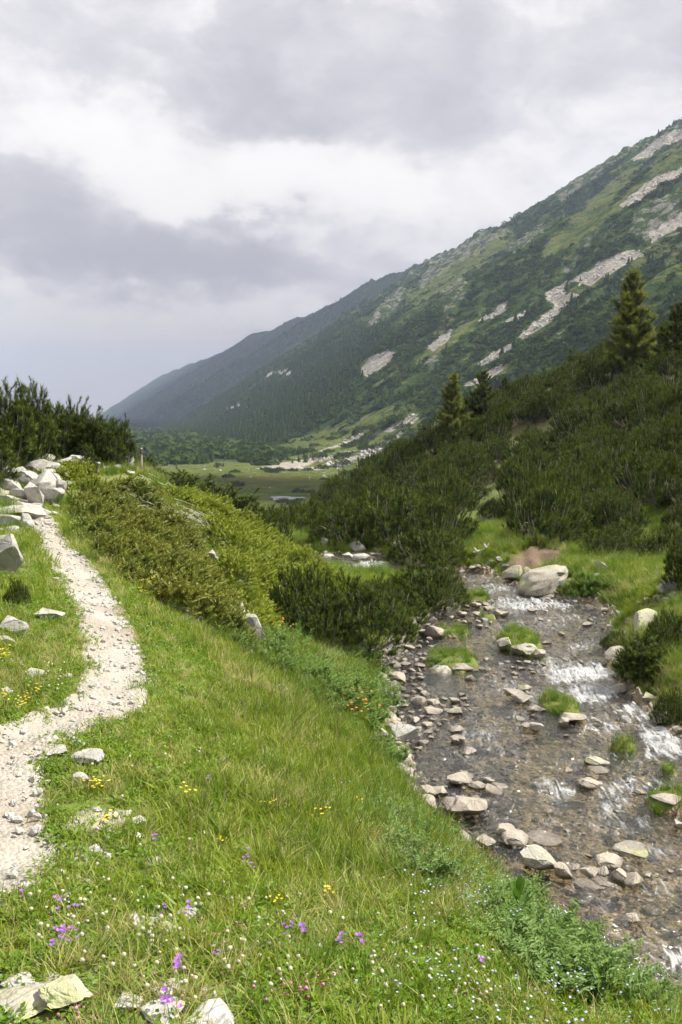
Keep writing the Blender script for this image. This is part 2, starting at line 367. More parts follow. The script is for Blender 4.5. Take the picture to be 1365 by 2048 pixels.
# ground under the grass
m, t = mat_new('meadow_soil'); M['soil'] = m
pos = t.n('ShaderNodeNewGeometry').outputs['Position']
n1 = t.noise(pos, 1.3, 5.0, 0.6); n2 = t.noise(pos, 14.0, 5.0, 0.65)
c = t.mix(t.ramp(n1, .3, .7), (0.09, 0.135, 0.018), (0.14, 0.17, 0.03))
c = t.mix(t.ramp(n2, .45, .75, 0, .7), c, (0.10, 0.075, 0.04))
c = t.mix(t.attr('bare'), c, t.mix(n2, (0.075, 0.048, 0.03), (0.20, 0.14, 0.088)))
gv = t.n('ShaderNodeTexVoronoi', None, Vector=pos, Scale=16.0)
c = t.mix(t.attr('grit'), c, t.mix(t.n('ShaderNodeSeparateColor', None, _0=gv.outputs['Color']).outputs[0], (0.30, 0.26, 0.21), (0.52, 0.47, 0.40)))
b = t.n('ShaderNodeBsdfPrincipled', None, Base_Color=c, Roughness=0.95, Normal=bump(t, n2, 0.7, 0.05)); finish(t, b.outputs[0])
# path: pale trodden granite grit
m, t = mat_new('path_grit'); M['path'] = m
pos = t.n('ShaderNodeNewGeometry').outputs['Position']
v1 = t.n('ShaderNodeTexVoronoi', None, Vector=pos, Scale=42.0, Randomness=1.0); v2 = t.n('ShaderNodeTexVoronoi', None, Vector=pos, Scale=17.0)
n1 = t.noise(pos, 1.6, 5.0, 0.62); n2 = t.noise(pos, 90.0, 3.0, 0.7)
c = t.mix(t.ramp(n1, .35, .7), (0.325, 0.305, 0.26), (0.435, 0.415, 0.365))
c = t.mix(t.math('MULTIPLY', t.n('ShaderNodeSeparateColor', None, _0=v1.outputs['Color']).outputs[0], 0.35), c, (0.27, 0.225, 0.17))
c = t.mix(t.ramp(n2, .5, .75, 0, .5), c, (0.20, 0.16, 0.12))
c = t.mix(t.attr('bare'), c, (0.26, 0.21, 0.155))
h = t.math('ADD', t.math('MULTIPLY', v1.outputs['Distance'], -1.0), t.math('MULTIPLY', v2.outputs['Distance'], -0.8))
b = t.n('ShaderNodeBsdfPrincipled', None, Base_Color=c, Roughness=0.95, Normal=bump(t, t.math('MULTIPLY_ADD', n2, 0.4, h), 0.6, 0.03)); finish(t, b.outputs[0])
# stream bed: brown and grey cobbles
m, t = mat_new('stream_bed'); M['bed'] = m
pos = t.n('ShaderNodeNewGeometry').outputs['Position']
wp = t.n('ShaderNodeVectorMath', {'operation': 'MULTIPLY_ADD'}, _0=t.n('ShaderNodeTexNoise', None, Vector=pos, Scale=5.0, Detail=2.0).outputs['Color'], _1=(0.2, 0.2, 0.2), _2=pos).outputs[0]
v1 = t.n('ShaderNodeTexVoronoi', None, Vector=wp, Scale=5.2); v2 = t.n('ShaderNodeTexVoronoi', None, Vector=wp, Scale=13.0)
k1 = t.n('ShaderNodeSeparateColor', None, _0=v1.outputs['Color']).outputs[0]; k2 = t.n('ShaderNodeSeparateColor', None, _0=v2.outputs['Color']).outputs[1]
n1 = t.noise(pos, 0.8, 4.0); n2 = t.noise(pos, 40.0, 4.0, 0.7)
c = t.mix(k1, (0.16, 0.115, 0.06), (0.42, 0.335, 0.215)); c = t.mix(t.math('MULTIPLY', k2, 0.5), c, (0.26, 0.21, 0.135))
c = t.mix(t.ramp(n1, .4, .7, 0, .45), c, (0.22, 0.16, 0.085)); c = t.mix(t.ramp(n2, .5, .7, 0, .4), c, (0.07, 0.06, 0.045))
h = t.math('ADD', t.math('MULTIPLY', v1.outputs['Distance'], -1.0), t.math('MULTIPLY', v2.outputs['Distance'], -0.6))
b = t.n('ShaderNodeBsdfPrincipled', None, Base_Color=c, Roughness=0.8, Normal=bump(t, h, 0.9, 0.09)); finish(t, b.outputs[0])
# water
m, t = mat_new('stream_water'); M['water'] = m
geo = t.n('ShaderNodeNewGeometry'); pos = geo.outputs['Position']
mp = t.n('ShaderNodeMapping', None, Vector=pos, Rotation=(0, 0, -0.12), Scale=(3.4, 0.9, 1.0)).outputs[0]
n1 = t.noise(pos, 9.0, 4.0, 0.62, 0.6); n2 = t.noise(pos, 2.6, 3.0, 0.6, 0.8)
fo = t.attr('foam')
streak = t.math('MULTIPLY_ADD', t.noise(mp, 2.6, 6.0, 0.66, 1.4), 0.84, t.math('MULTIPLY', t.noise(pos, 34.0, 3.0, 0.7), 0.16))
fm = t.ramp(t.math('ADD', streak, t.math('MULTIPLY_ADD', fo, 0.30, -0.27)), 0.34, 0.60)
fm = t.math('MULTIPLY', fm, t.ramp(fo, 0.0, 0.15))
nor = bump(t, t.math('MULTIPLY_ADD', n2, 1.6, n1), 0.7, 0.08)
gl = t.n('ShaderNodeBsdfGlossy', None, Color=(1, 1, 1, 1), Roughness=0.07, Normal=nor)
tp = t.n('ShaderNodeBsdfTransparent', None, Color=(0.84, 0.83, 0.76, 1))
fr = t.n('ShaderNodeFresnel', None, IOR=1.33, Normal=nor)
ws = t.n('ShaderNodeMixShader', None, _0=t.math('MULTIPLY_ADD', fr.outputs[0], 1.6, 0.04, True), _1=tp.outputs[0], _2=gl.outputs[0])
fd = t.n('ShaderNodeBsdfDiffuse', None, Color=(0.60, 0.62, 0.63, 1)); ft = t.n('ShaderNodeBsdfTranslucent', None, Color=(0.60, 0.62, 0.63, 1))
fs = t.n('ShaderNodeMixShader', None, _0=0.35, _1=fd.outputs[0], _2=ft.outputs[0])
ws = t.n('ShaderNodeMixShader', None, _0=fm, _1=ws.outputs[0], _2=fs.outputs[0]); finish(t, ws.outputs[0])
# pond
m, t = mat_new('pond_water'); M['pond'] = m
b = t.n('ShaderNodeBsdfPrincipled', None, Base_Color=(0.09, 0.10, 0.09, 1), Roughness=0.12); finish(t, b.outputs[0])
# mountain cover
def mountain_mat(name):
    m, t = mat_new(name)
    geo = t.n('ShaderNodeNewGeometry'); pos = geo.outputs['Position']
    n1 = t.noise(pos, 0.02, 5.0, 0.6); n2 = t.noise(pos, 0.11, 5.0, 0.66); n3 = t.noise(pos, 0.5, 4.0, 0.7)
    dark = t.mix(n2, (0.030, 0.058, 0.018), (0.055, 0.085, 0.024))
    green = t.mix(t.ramp(n2, .3, .7), (0.070, 0.102, 0.028), (0.140, 0.155, 0.052))
    f = t.math('ADD', t.attr('grass'), t.math('MULTIPLY_ADD', n1, 1.2, -0.50))
    f = t.math('MULTIPLY_ADD', t.math('SUBTRACT', n2, 0.5), 1.5, f)
    c = t.mix(t.ramp(f, 0.1, 0.45), dark, green)
    rock = t.mix(n3, (0.12, 0.112, 0.10), (0.30, 0.28, 0.245))
    c = t.mix(t.ramp(t.math('MULTIPLY_ADD', t.math('SUBTRACT', n2, 0.5), 1.6, t.attr('rock')), 0.35, 0.6), c, rock)
    vs = t.n('ShaderNodeTexVoronoi', None, Vector=pos, Scale=0.45)
    sc = t.mix(t.n('ShaderNodeSeparateColor', None, _0=vs.outputs['Color']).outputs[0], (0.25, 0.23, 0.20), (0.42, 0.39, 0.34))
    c = t.mix(t.ramp(t.math('MULTIPLY_ADD', t.math('SUBTRACT', n3, 0.5), 0.8, t.attr('scree')), 0.35, 0.6), c, sc)
    c = t.mix(t.attr('brown'), c, (0.13, 0.115, 0.05))
    h = t.math('MULTIPLY_ADD', n2, 4.0, t.math('ADD', n3, t.math('MULTIPLY', vs.outputs['Distance'], -0.4)))
    b = t.n('ShaderNodeBsdfDiffuse', None, Color=c, Normal=bump(t, h, 0.8, 2.0)); finish(t, b.outputs[0]); return m
M['mountain'] = mountain_mat('mountain_cover')

# ------------------------------------------------------------------ the near valley: heights from surveyed points
WATER = -4.70
ctrl = []
def W3(x, y, z): ctrl.append((x, y, z))
def C(px, py, y, dz=0.0): ctrl.append(tuple(P(px, py, y, dz)))
def CZ(px, py, z): ctrl.append(tuple(Z(px, py, z)))
for q in ((0, 0, -1.7), (-1.5, 0, -1.85), (1.5, 0, -2.2), (3, 0, -3.3), (5, 0, -4.55), (0, -4, -1.6), (-5, -4, -1.5), (4, -4, -4.3), (-6, 2, -1.45), (-3.4, 2.6, -1.8)): W3(*q)
for q in ((0, 2048, 2.45), (682, 2048, 2.6), (1000, 2048, 2.95), (1365, 2048, 3.45), (1000, 1800, 5.0), (1200, 1950, 5.0), (682, 1800, 4.3), (682, 1600, 6.3),
          (682, 1450, 9.2), (682, 1380, 12), (750, 1420, 12.2), (500, 1700, 4.6), (500, 1500, 6.6), (500, 1350, 9.8), (550, 1280, 13.5), (350, 1250, 9.8),
          (350, 1500, 5.6), (300, 1150, 12.8), (300, 1800, 3.6)): C(*q)
for q in ((250, 1050, 17, -.3), (400, 1150, 16, -.3), (500, 1250, 15, -.1), (200, 955, 21, -.3), (290, 940, 25, 0), (430, 985, 24, -.4), (520, 1040, 23, -.45),
          (600, 1090, 22, -.45), (660, 1130, 21, -.5), (370, 1060, 19.5, -.35), (480, 1130, 18.5, -.35), (560, 1180, 18, -.35)): C(*q)
for q in ((215, 1250, -2.05), (170, 1170, -2.1), (100, 1060, -2.15), (240, 1400, -2.02), (60, 1600, -1.95), (-60, 1850, -1.85), (0, 1250, -1.85), (30, 1400, -1.9)): CZ(*q)
for q in ((0, 1000, 18), (0, 930, 24), (100, 925, 24)): C(*q)
for q in ((.5, 23.5, -4.5), (-.5, 24.6, -4.45), (1.4, 22, -4.5), (-1.6, 26.2, -4.4), (.3, 25.2, -4.6)): W3(*q)
for q in ((-12, 20, -1.2), (-15, 30, -1.6), (-9, 31, -2.6), (-8, 12, -1.4), (-6, 5, -1.35), (-4.6, 8.5, -1.65), (-20, 10, -0.5), (-20, 40, -3.5), (-7, 28.5, -2.6), (-4, 27.5, -3.7)): W3(*q)
for q in ((1365, 1350, -4.2), (1365, 1250, -3.95), (1250, 1195, -4.4), (1365, 1480, -4.55), (1215, 1275, -4.6), (1040, 1180, -4.6), (830, 1240, -4.58), (780, 1310, -4.6), (812, 1600, -4.62), (950, 1722, -4.62), (1105, 1850, -4.62), (1375, 2032, -4.62)): CZ(*q)
for q in ((1365, 1130, 20), (1200, 1130, 23.2), (1085, 1086, 26.2), (1010, 1088, 27), (1060, 1146, 24.5), (960, 1050, 31, -.1), (1100, 1000, 33, -1.0), (1365, 1000, 28, -1.1), (1365, 850, 38, -1.3),
          (1365, 740, 50, -1.5), (1365, 640, 62, -1.6), (1200, 690, 64, -1.6), (1200, 850, 45, -1.3), (1000, 780, 66, -1.5), (1000, 900, 48, -1.3), (880, 850, 68, -1.5),
          (850, 950, 50, -1.3), (720, 930, 68, -1.5), (750, 1010, 48, -1.2), (650, 1000, 64, -1.5), (700, 1060, 37, -1.3), (600, 1040, 40, -1.2), (540, 1010, 46, -1.2), (1220, 1050, 27, -.9), (1300, 1090, 23, -.7)): C(*q)
for q in ((9, 10, -3.9), (14, 10, -2.2), (9, 4, -4.3), (20, 20, 0.5), (30, 40, 6), (40, 60, 10), (25, 85, 1), (10, 85, -6), (0, 85, -12), (-10, 72, -12), (-10, 52, -9), (-20, 85, -16), (30, 0, 1), (-22, 60, -8), (45, 85, 8), (-30, -4, 0), (50, 0, 4), (50, 40, 12), (-3, 36, -5.6), (-12, 40, -6)): W3(*q)
ctrl = np.array(ctrl)
def _tps(r2): return 0.5 * r2 * np.log(np.maximum(r2, 1e-12))
_n = len(ctrl)
_K = _tps(((ctrl[:, None, :2] - ctrl[None, :, :2]) ** 2).sum(2)) + np.eye(_n) * 1.2
_Pm = np.c_[np.ones(_n), ctrl[:, :2]]
_sol = np.linalg.solve(np.block([[_K, _Pm], [_Pm.T, np.zeros((3, 3))]]), np.r_[ctrl[:, 2], 0, 0, 0])
def H0(x, y):
    x = np.asarray(x, float); sh = x.shape; x = x.ravel(); y = np.asarray(y, float).ravel(); o = np.empty_like(x)
    for i in range(0, len(x), 20000):
        s = slice(i, i + 20000); r2 = (x[s, None] - ctrl[None, :, 0]) ** 2 + (y[s, None] - ctrl[None, :, 1]) ** 2
        o[s] = _tps(r2) @ _sol[:_n] + _sol[_n] + _sol[_n + 1] * x[s] + _sol[_n + 2] * y[s]
    return o.reshape(sh)
# stream outline on the water plane
def wp2(l, z=WATER): return [tuple(Z(px, py, z)[:2]) for px, py in l]
LEFT_E = [(1.6, -4.0), (2.9, 2.0)] + wp2([(1375, 2030), (1225, 1945), (1105, 1850), (1070, 1785), (950, 1722), (860, 1652), (812, 1600), (800, 1510), (785, 1445), (765, 1380), (775, 1310), (820, 1250), (880, 1215), (920, 1178), (860, 1160), (760, 1147), (690, 1143)]) + [(-3.0, 28.6), (-6.5, 33.5), (-12, 42), (-18, 55)]
RIGHT_E = [(-14, 56), (-8.5, 43), (-4.0, 35)] + wp2([(640, 1108), (700, 1106), (760, 1108), (830, 1128), (900, 1140), (960, 1141), (1012, 1155), (1045, 1178), (1110, 1193), (1190, 1205), (1235, 1235), (1215, 1270), (1228, 1335), (1280, 1400), (1365, 1475), (1480, 1550)]) + [(6.6, 9.0), (8.0, 3.0), (8.0, -4.0)]
RIVER = np.array(LEFT_E + RIGHT_E)
ISLES = [(905, 1266, .32, .5, .1), (905, 1325, .48, .75, .1), (1040, 1285, .40, 1.25, .1), (945, 1198, .42, .45, .08), (1128, 1416, .34, .40, .08), (1105, 1402, .2, .22, .06),
         (1242, 1496, .21, .2, .07), (1345, 1610, .42, .32, .1), (1340, 1546, .14, .15, .07), (975, 1238, .28, .14, .06)]
ISLES = [(*Z(px, py, WATER)[:2], a, b, h) for px, py, a, b, h in ISLES]
def isle(x, y):
    o = np.zeros(np.shape(x))
    for cx, cy_, a, b, h in ISLES:
        d = np.hypot((x - cx) / a, (y - cy_) / b) + 0.35 * perlin(x * 2.3, y * 2.3, 5)
        o = np.maximum(o, sstep(1.15, 0.75, d))
    return o
PATH_C = [(-2.6, 0.2, .50)] + [(*Z(px, py, z)[:2], wd) for px, py, z, wd in ((-150, 1800, -1.87, .25), (-50, 1640, -1.94, .25), (-10, 1540, -1.98, .19), (105, 1462, -2.0, .12), (218, 1392, -2.03, .15), (226, 1310, -2.05, .165), (205, 1225, -2.06, .20), (155, 1150, -2.1, .23), (108, 1090, -2.13, .25), (78, 1045, -2.15, .26), (45, 1015, -2.1, .2), (0, 990, -2.05, .2))]
_pp = np.array(PATH_C)
_tt = np.linspace(0, len(_pp) - 1, 160)
def _cat(c):
    o = []
    for t_ in _tt:
        i = min(int(t_), len(c) - 2); f = t_ - i; p0 = c[max(i - 1, 0)]; p1 = c[i]; p2 = c[i + 1]; p3 = c[min(i + 2, len(c) - 1)]
        o.append(0.5 * (2 * p1 + (p2 - p0) * f + (2 * p0 - 5 * p1 + 4 * p2 - p3) * f * f + (3 * p1 - p0 - 3 * p2 + p3) * f ** 3))
    return np.array(o)
PATH = np.stack([_cat(_pp[:, k]) for k in range(3)], 1)
def path_d(x, y):
    """signed distance to the path edge: negative on the path"""
    x = np.asarray(x, float); y = np.asarray(y, float)
    best = np.full(x.shape, 1e9)
    for i in range(0, len(PATH) - 1):
        a = PATH[i, :2]; ab = PATH[i + 1, :2] - a; l2 = max((ab ** 2).sum(), 1e-9)
        t_ = np.clip(((x - a[0]) * ab[0] + (y - a[1]) * ab[1]) / l2, 0, 1)
        best = np.minimum(best, np.hypot(x - a[0] - t_ * ab[0], y - a[1] - t_ * ab[1]) - PATH[i, 2])
    return best + 0.10 * perlin(x * 3.1, y * 3.1, 3) + 0.06 * perlin(x * 8, y * 8, 4)
SCAR = [tuple(P(px, py, y)[:2]) for px, py, y in ((1003, 1142, 24.6), (1008, 1112, 25.4), (1060, 1078, 26.5), (1122, 1083, 26.2), (1128, 1120, 24.9), (1060, 1147, 24.3))]
def river_d(x, y):
    return sdist(RIVER, x, y) + 0.12 * perlin(x * 1.7, y * 1.7, 9) + 0.06 * perlin(x * 5, y * 5, 10)
def Hgt(x, y):
    """final ground height"""
    x = np.asarray(x, float); y = np.asarray(y, float)
    h = H0(x, y)
    far = sstep(34, 46, y)
    h = h + (0.05 * fbm(x * 0.9, y * 0.9, 3, 21) + 0.025 * fbm(x * 3, y * 3, 2, 31)) + far * 0.5 * fbm(x * .2, y * .2, 3, 41)
    h = h - 0.09 * sstep(78, 96, y) * np.maximum(y - 78, 0) ** 1.5
    rd = river_d(x, y)
    bank = np.where(rd < 1.6, np.maximum(h, WATER + 0.05 + 0.15 * sstep(0, 1.2, rd) - 3.0 * sstep(0.8, 1.6, rd)), h)
    h = np.where(rd > 0, WATER + 0.03 + (bank - WATER - 0.03) * sstep(0, 0.55, rd), h)
    depth = 0.05 + 0.20 * sstep(0, 1.0, -rd)
    bed = WATER - depth + 0.035 * fbm(x * 2.2, y * 2.2, 3, 51) + 0.03 * perlin(x * 6, y * 6, 52)
    s = sstep(0.08, -0.12, rd)
    h = h * (1 - s) + bed * s
    il = isle(x, y) * (rd < 0.1); h = h + il * (WATER + 0.10 + 0.05 * perlin(x * 2, y * 2, 8) - h)
    pd = path_d(x, y)
    h = h - 0.07 * sstep(0.10, -0.06, pd)
    return h
# ------------------------------------------------------------------ ground, stream bed, path, water
xs = np.r_[np.arange(-32, -9, .6), np.arange(-9, 9, .1), np.arange(9, 16, .3), np.arange(16, 52, .8)]
ys = np.r_[np.arange(-4, 1.5, .4), np.arange(1.5, 30, .1), np.arange(30, 50, .35), np.arange(50, 98, .7)]
GX, GY = np.meshgrid(xs, ys); GZ = Hgt(GX, GY)
from bisect import bisect
def Hq(x, y):
    """height read from the built grid (bilinear), so that things stand on the real surface"""
    x = np.clip(np.asarray(x, float), xs[0], xs[-1] - 1e-6); y = np.clip(np.asarray(y, float), ys[0], ys[-1] - 1e-6)
    i = np.clip(np.searchsorted(xs, x, 'right') - 1, 0, len(xs) - 2); j = np.clip(np.searchsorted(ys, y, 'right') - 1, 0, len(ys) - 2)
    u = (x - xs[i]) / (xs[i + 1] - xs[i]); v = (y - ys[j]) / (ys[j + 1] - ys[j])
    return GZ[j, i] * (1 - u) * (1 - v) + GZ[j, i + 1] * u * (1 - v) + GZ[j + 1, i] * (1 - u) * v + GZ[j + 1, i + 1] * u * v
RD = river_d(GX, GY); PD = path_d(GX, GY); IL = isle(GX, GY)
scar = sstep(0.35, -0.25, sdist(SCAR, GX, GY) + 0.25 * perlin(GX * 2, GY * 2, 66))
GZ = GZ + scar * (0.24 * fbm(GX * 3.5, GY * 1.0, 4, 67) - 0.12)
grit = np.maximum(sstep(0.10, -0.05, np.abs(RD) - 0.05), 0.0) * (1 - IL)
_gx, _gy = project(GX, GY, GZ)
for a, b, c_, d_ in ((205, 1640, 72, 22), (180, 1700, 44, 20), (300, 1845, 44, 24)): grit = np.maximum(grit, .6 * sstep(1.15, .8, np.hypot((_gx - a) / c_, (_gy - b) / d_) + .25 * fbm(GX * 6, GY * 6, 2, 68)) * (GY > 1.5))
ff = grid_faces(len(xs), len(ys))
V = np.stack([GX.ravel(), GY.ravel(), GZ.ravel()], 1)
cen_r = RD.ravel()[ff].mean(1); cen_i = IL.ravel()[ff].mean(1)
isbed = (cen_r < -0.02) & (cen_i < 0.5)
def sub(name, faces, mat, attrs, kind='structure'):
    u, inv = np.unique(faces, return_inverse=True)
    me = make_mesh(name, V[u], inv.reshape(faces.shape), True, {k: a.ravel()[u] for k, a in attrs.items()}, [mat])
    return link(name, me, kind=kind)
HILL = [(480, 985), (560, 1015), (640, 1010), (700, 955), (800, 905), (880, 862), (1000, 790), (1200, 702), (1365, 652), (1470, 600), (1500, 1150), (1365, 1122), (1290, 1112), (1220, 1098), (1130, 1082), (1065, 1045), (1040, 995), (985, 945), (930, 975), (900, 1035), (800, 1062), (740, 1080), (640, 1085), (560, 1072), (500, 1040)]
_lx, _ly = project(GX, GY, GZ + .6)
litter_shade = (inside(HILL, _lx, _ly + 6) & (GY > 26)) * .5      # brown fallen needles under the thicket, doubling as painted shade in the gaps
sub('ground', ff[~isbed], M['soil'], {'bare': np.clip(np.maximum(scar, litter_shade), 0, 1), 'grit': grit})
sub('stream_bed', ff[isbed], M['bed'], {})

# path sheet, a few millimetres over the ground it was cut into
L = len(PATH); tan = np.gradient(PATH[:, :2], axis=0); tan /= np.linalg.norm(tan, axis=1, keepdims=True)
tq = np.linspace(0, L - 1, 700); cx = np.interp(tq, np.arange(L), PATH[:, 0]); cyy = np.interp(tq, np.arange(L), PATH[:, 1]); wd = np.interp(tq, np.arange(L), PATH[:, 2])
tx = np.interp(tq, np.arange(L), tan[:, 0]); ty = np.interp(tq, np.arange(L), tan[:, 1])
nu = 23; uu = np.linspace(-1, 1, nu)
PX = cx[:, None] + ty[:, None] * uu * (wd[:, None] + 0.10); PY = cyy[:, None] - tx[:, None] * uu * (wd[:, None] + 0.10)
PZ = Hq(PX, PY) + 0.035 + 0.012 * fbm(PX * 5, PY * 5, 3, 71) - 0.06 * np.abs(uu) ** 6
bare = np.clip(sstep(0.5, 0.0, np.abs(PY - 8.6)) * 0.5 + .75 * sstep(.05, .5, fbm(PX * 1.3, PY * 1.3, 3, 73)), 0, .8)
me = make_mesh('path', np.stack([PX.ravel(), PY.ravel(), PZ.ravel()], 1), grid_faces(nu, len(tq)), True, {'bare': bare.ravel()}, [M['path']])
link('path', me, kind='structure')

# water surface
wx = np.arange(-4, 9, .055); wy = np.arange(1.0, 31, .055)
WX, WY = np.meshgrid(wx, wy); wr = river_d(WX, WY)
wpx, wpy = project(WX, WY, np.full_like(WX, WATER))
foam = np.zeros_like(WX)
for px, py, a, b, s in ((1060, 1208, 110, 20, .8), (1000, 1178, 60, 14, .6), (1150, 1292, 60, 14, .55), (1165, 1345, 85, 26, 1.0), (1185, 1385, 70, 30, .85), (1265, 1425, 60, 26, .7), (1330, 1470, 60, 45, .95),
                        (1300, 1510, 50, 25, .6), (1110, 1575, 50, 24, .65), (1225, 1600, 40, 40, .65), (1270, 1650, 50, 25, .45), (1310, 1705, 70, 18, .7), (1345, 1925, 70, 35, .75), (975, 1470, 50, 30, .5), (1010, 1500, 60, 22, .35),
                        (735, 1132, 50, 14, .9), (1010, 1375, 60, 16, .5), (1060, 1390, 70, 20, .4), (950, 1545, 60, 20, .28), (1050, 1640, 120, 20, .25), (1150, 1850, 100, 30, .2), (960, 1155, 50, 10, .45), (1120, 1235, 70, 14, .45),
                        (1330, 1780, 70, 25, .35), (1190, 1520, 80, 25, .4), (1080, 1250, 110, 22, .4), (1100, 1320, 70, 20, .5), (1210, 1450, 60, 30, .5), (1290, 1570, 60, 30, .5), (1180, 1640, 90, 25, .4), (1000, 1440, 90, 25, .35), (930, 1520, 70, 25, .3), (1230, 1800, 110, 30, .3), (1300, 1890, 90, 30, .4), (870, 1660, 60, 15, .3)):
    d = np.hypot((wpx - px) / a, (wpy - py) / b) + 0.30 * perlin(WX * 2.1, WY * 1.3, 81)
    foam = np.maximum(foam, s * sstep(1.6, 0.15, d))
amp = 0.011 + 0.055 * foam
WZ = WATER + amp * (fbm(WX * 3.6, WY * 2.2, 4, 91, 0.6) * 1.6) + 0.012 * perlin(WX * 1.1, WY * 0.9, 95)
wf = grid_faces(len(wx), len(wy)); keep = (wr.ravel()[wf].min(1) < 0.12)
wf = wf[keep]; u, inv = np.unique(wf, return_inverse=True)
me = make_mesh('water', np.stack([WX.ravel(), WY.ravel(), WZ.ravel()], 1)[u], inv.reshape(wf.shape), True, {'foam': foam.ravel()[u]}, [M['water']])
link('water', me, kind='structure')

# ------------------------------------------------------------------ the far valley and its mountain side
AX = math.atan(-532 / F); UX, UY = math.sin(AX), math.cos(AX); VX, VY = math.cos(AX), -math.sin(AX)
def st(s, t): return s * UX + t * VX, s * UY + t * VY
def recess(s):
    o = np.zeros_like(s)
    for s0, a, l in ((1470, 190, 1100), (2900, 120, 1500), (4600, 200, 2500)):
        o = o + a * sstep(s0, s0 + 110, s) * np.exp(-np.maximum(s - s0 - 110, 0) / l)
    return o
def mountain_z(s, t):
    rc = recess(s) + 42 * fbm(s / 230 + t / 900, t / 1500, 3, 101) * sstep(150, 330, t)
    tt = t - rc
    rise = 0.62 * np.maximum(tt - 150, 0) + 0.30 * np.clip(tt - 105, 0, 45) * 0.6
    T = 735 - 230 * sstep(1150, 1480, s) * (1 - sstep(1480, 1610, s)) + recess(s) * 0.85 + 25 * perlin(s / 300, s * 0, 103) + 16 * perlin(s / 75, s * 0, 104) + 9 * perlin(s / 24, s * 0, 108) + sstep(1900, 3500, s) * 0
    top = 0.62 * (T - 150) + 8.1
    rise = np.where(tt > T, top - 0.25 * (tt - T), rise)
    rise = rise + sstep(150, 300, t) * (15 * fbm(s / 60, t / 150, 4, 105) + 2.5 * fbm(s / 14, t / 20, 3, 106))
    crag = sstep(0.15, 0.55, fbm(s / 120, t / 90, 3, 109) + 0.5 * sstep(120, 0, np.abs(tt - T)) ) * sstep(200, 320, t)
    rise = rise + crag * 14 * np.abs(fbm(s / 22, t / 22, 4, 110))
    return -22 - 0.016 * s + rise, crag
POLY_SCREE = [[(1280, 498), (1235, 500), (1180, 535), (1130, 565), (1085, 593), (1112, 606), (1075, 640), (1030, 672), (1047, 675), (1100, 642), (1150, 603), (1182, 572), (1230, 537), (1284, 512)],
              [(1038, 682), (1000, 695), (952, 731), (972, 731), (1022, 702)], [(1008, 726), (975, 741), (932, 766), (946, 772), (990, 750)], [(792, 696), (745, 713), (718, 740), (728, 752), (772, 726)],
              [(1022, 601), (990, 617), (956, 643), (972, 642), (1008, 621)], [(1064, 614), (1030, 630), (1003, 646), (1042, 641)], [(580, 738), (540, 744), (535, 752), (575, 748)], [(480, 806), (450, 812), (455, 818), (478, 814)],
              [(1365, 255), (1330, 268), (1300, 290), (1260, 318), (1290, 318), (1330, 290), (1365, 275)], [(1365, 335), (1330, 345), (1280, 378), (1240, 412), (1275, 405), (1320, 365), (1365, 350)],
              [(1300, 470), (1365, 430), (1365, 455), (1300, 488)], [(905, 660), (880, 672), (850, 700), (870, 698), (900, 676)]]
POLY_ROCK = [[(1262, 440), (1300, 405), (1365, 385), (1365, 470), (1300, 490), (1258, 470)], [(900, 560), (935, 555), (930, 600), (890, 640), (880, 600)], [(800, 575), (830, 580), (790, 620), (745, 660), (730, 655), (760, 610)],
             [(1110, 390), (1150, 355), (1240, 305), (1245, 320), (1160, 380), (1120, 410)], [(1150, 655), (1165, 645), (1120, 680), (1090, 695), (1095, 682)], [(1180, 590), (1210, 570), (1222, 580), (1195, 605)], [(1170, 500), (1150, 520), (1120, 545), (1140, 550)],
             [(870, 505), (1010, 455), (1030, 460), (900, 540), (830, 590), (840, 560)], [(1000, 500), (1060, 470), (1090, 440), (1085, 470), (1030, 510)], [(850, 730), (880, 700), (890, 710), (865, 745)]]
POLY_GRASS = [[(1365, 290), (1240, 345), (1150, 430), (1080, 500), (1100, 515), (1200, 450), (1290, 390), (1365, 335)], [(1365, 470), (1300, 492), (1255, 530), (1290, 530), (1365, 490)], [(1020, 455), (900, 530), (790, 620), (840, 610), (960, 540), (1040, 480)],
              [(1365, 500), (1320, 520), (1330, 540), (1365, 528)], [(470, 925), (560, 885), (640, 865), (700, 835), (760, 820), (840, 800), (850, 850), (790, 895), (740, 925), (700, 945), (400, 952)], [(1030, 720), (960, 750), (930, 775), (960, 780), (1040, 740)],
              [(980, 605), (860, 690), (830, 730), (870, 720), (960, 650)]]
POLY_STREAK = [[(505, 938), (560, 926), (640, 912), (700, 898), (715, 903), (640, 922), (600, 935)], [(560, 938), (640, 930), (720, 912), (790, 870), (832, 832), (836, 838), (800, 875), (740, 915), (650, 938)], [(625, 905), (660, 890), (735, 868), (740, 873), (680, 893)], [(455, 918), (495, 911), (480, 920)], [(770, 858), (830, 826), (832, 832), (780, 862)]]
def masks(x, y, z, jit=9.0):
    px, py = project(x, y, z)
    px = px + jit * fbm(x / 18, y / 18, 3, 121) + 4 * fbm(x / 4.5, y / 4.5, 2, 124); py = py + jit * fbm(x / 18, z / 12 + y / 40, 3, 122)
    def m(ps):
        r = np.zeros(np.shape(px), bool)
        for p in ps: r |= inside(p, px, py)
        return r
    isl = np.hypot((px - 1162) / 34, (py - 575) / 11) < 1
    return (m(POLY_SCREE) & ~isl) | m(POLY_STREAK), m(POLY_ROCK), m(POLY_GRASS)
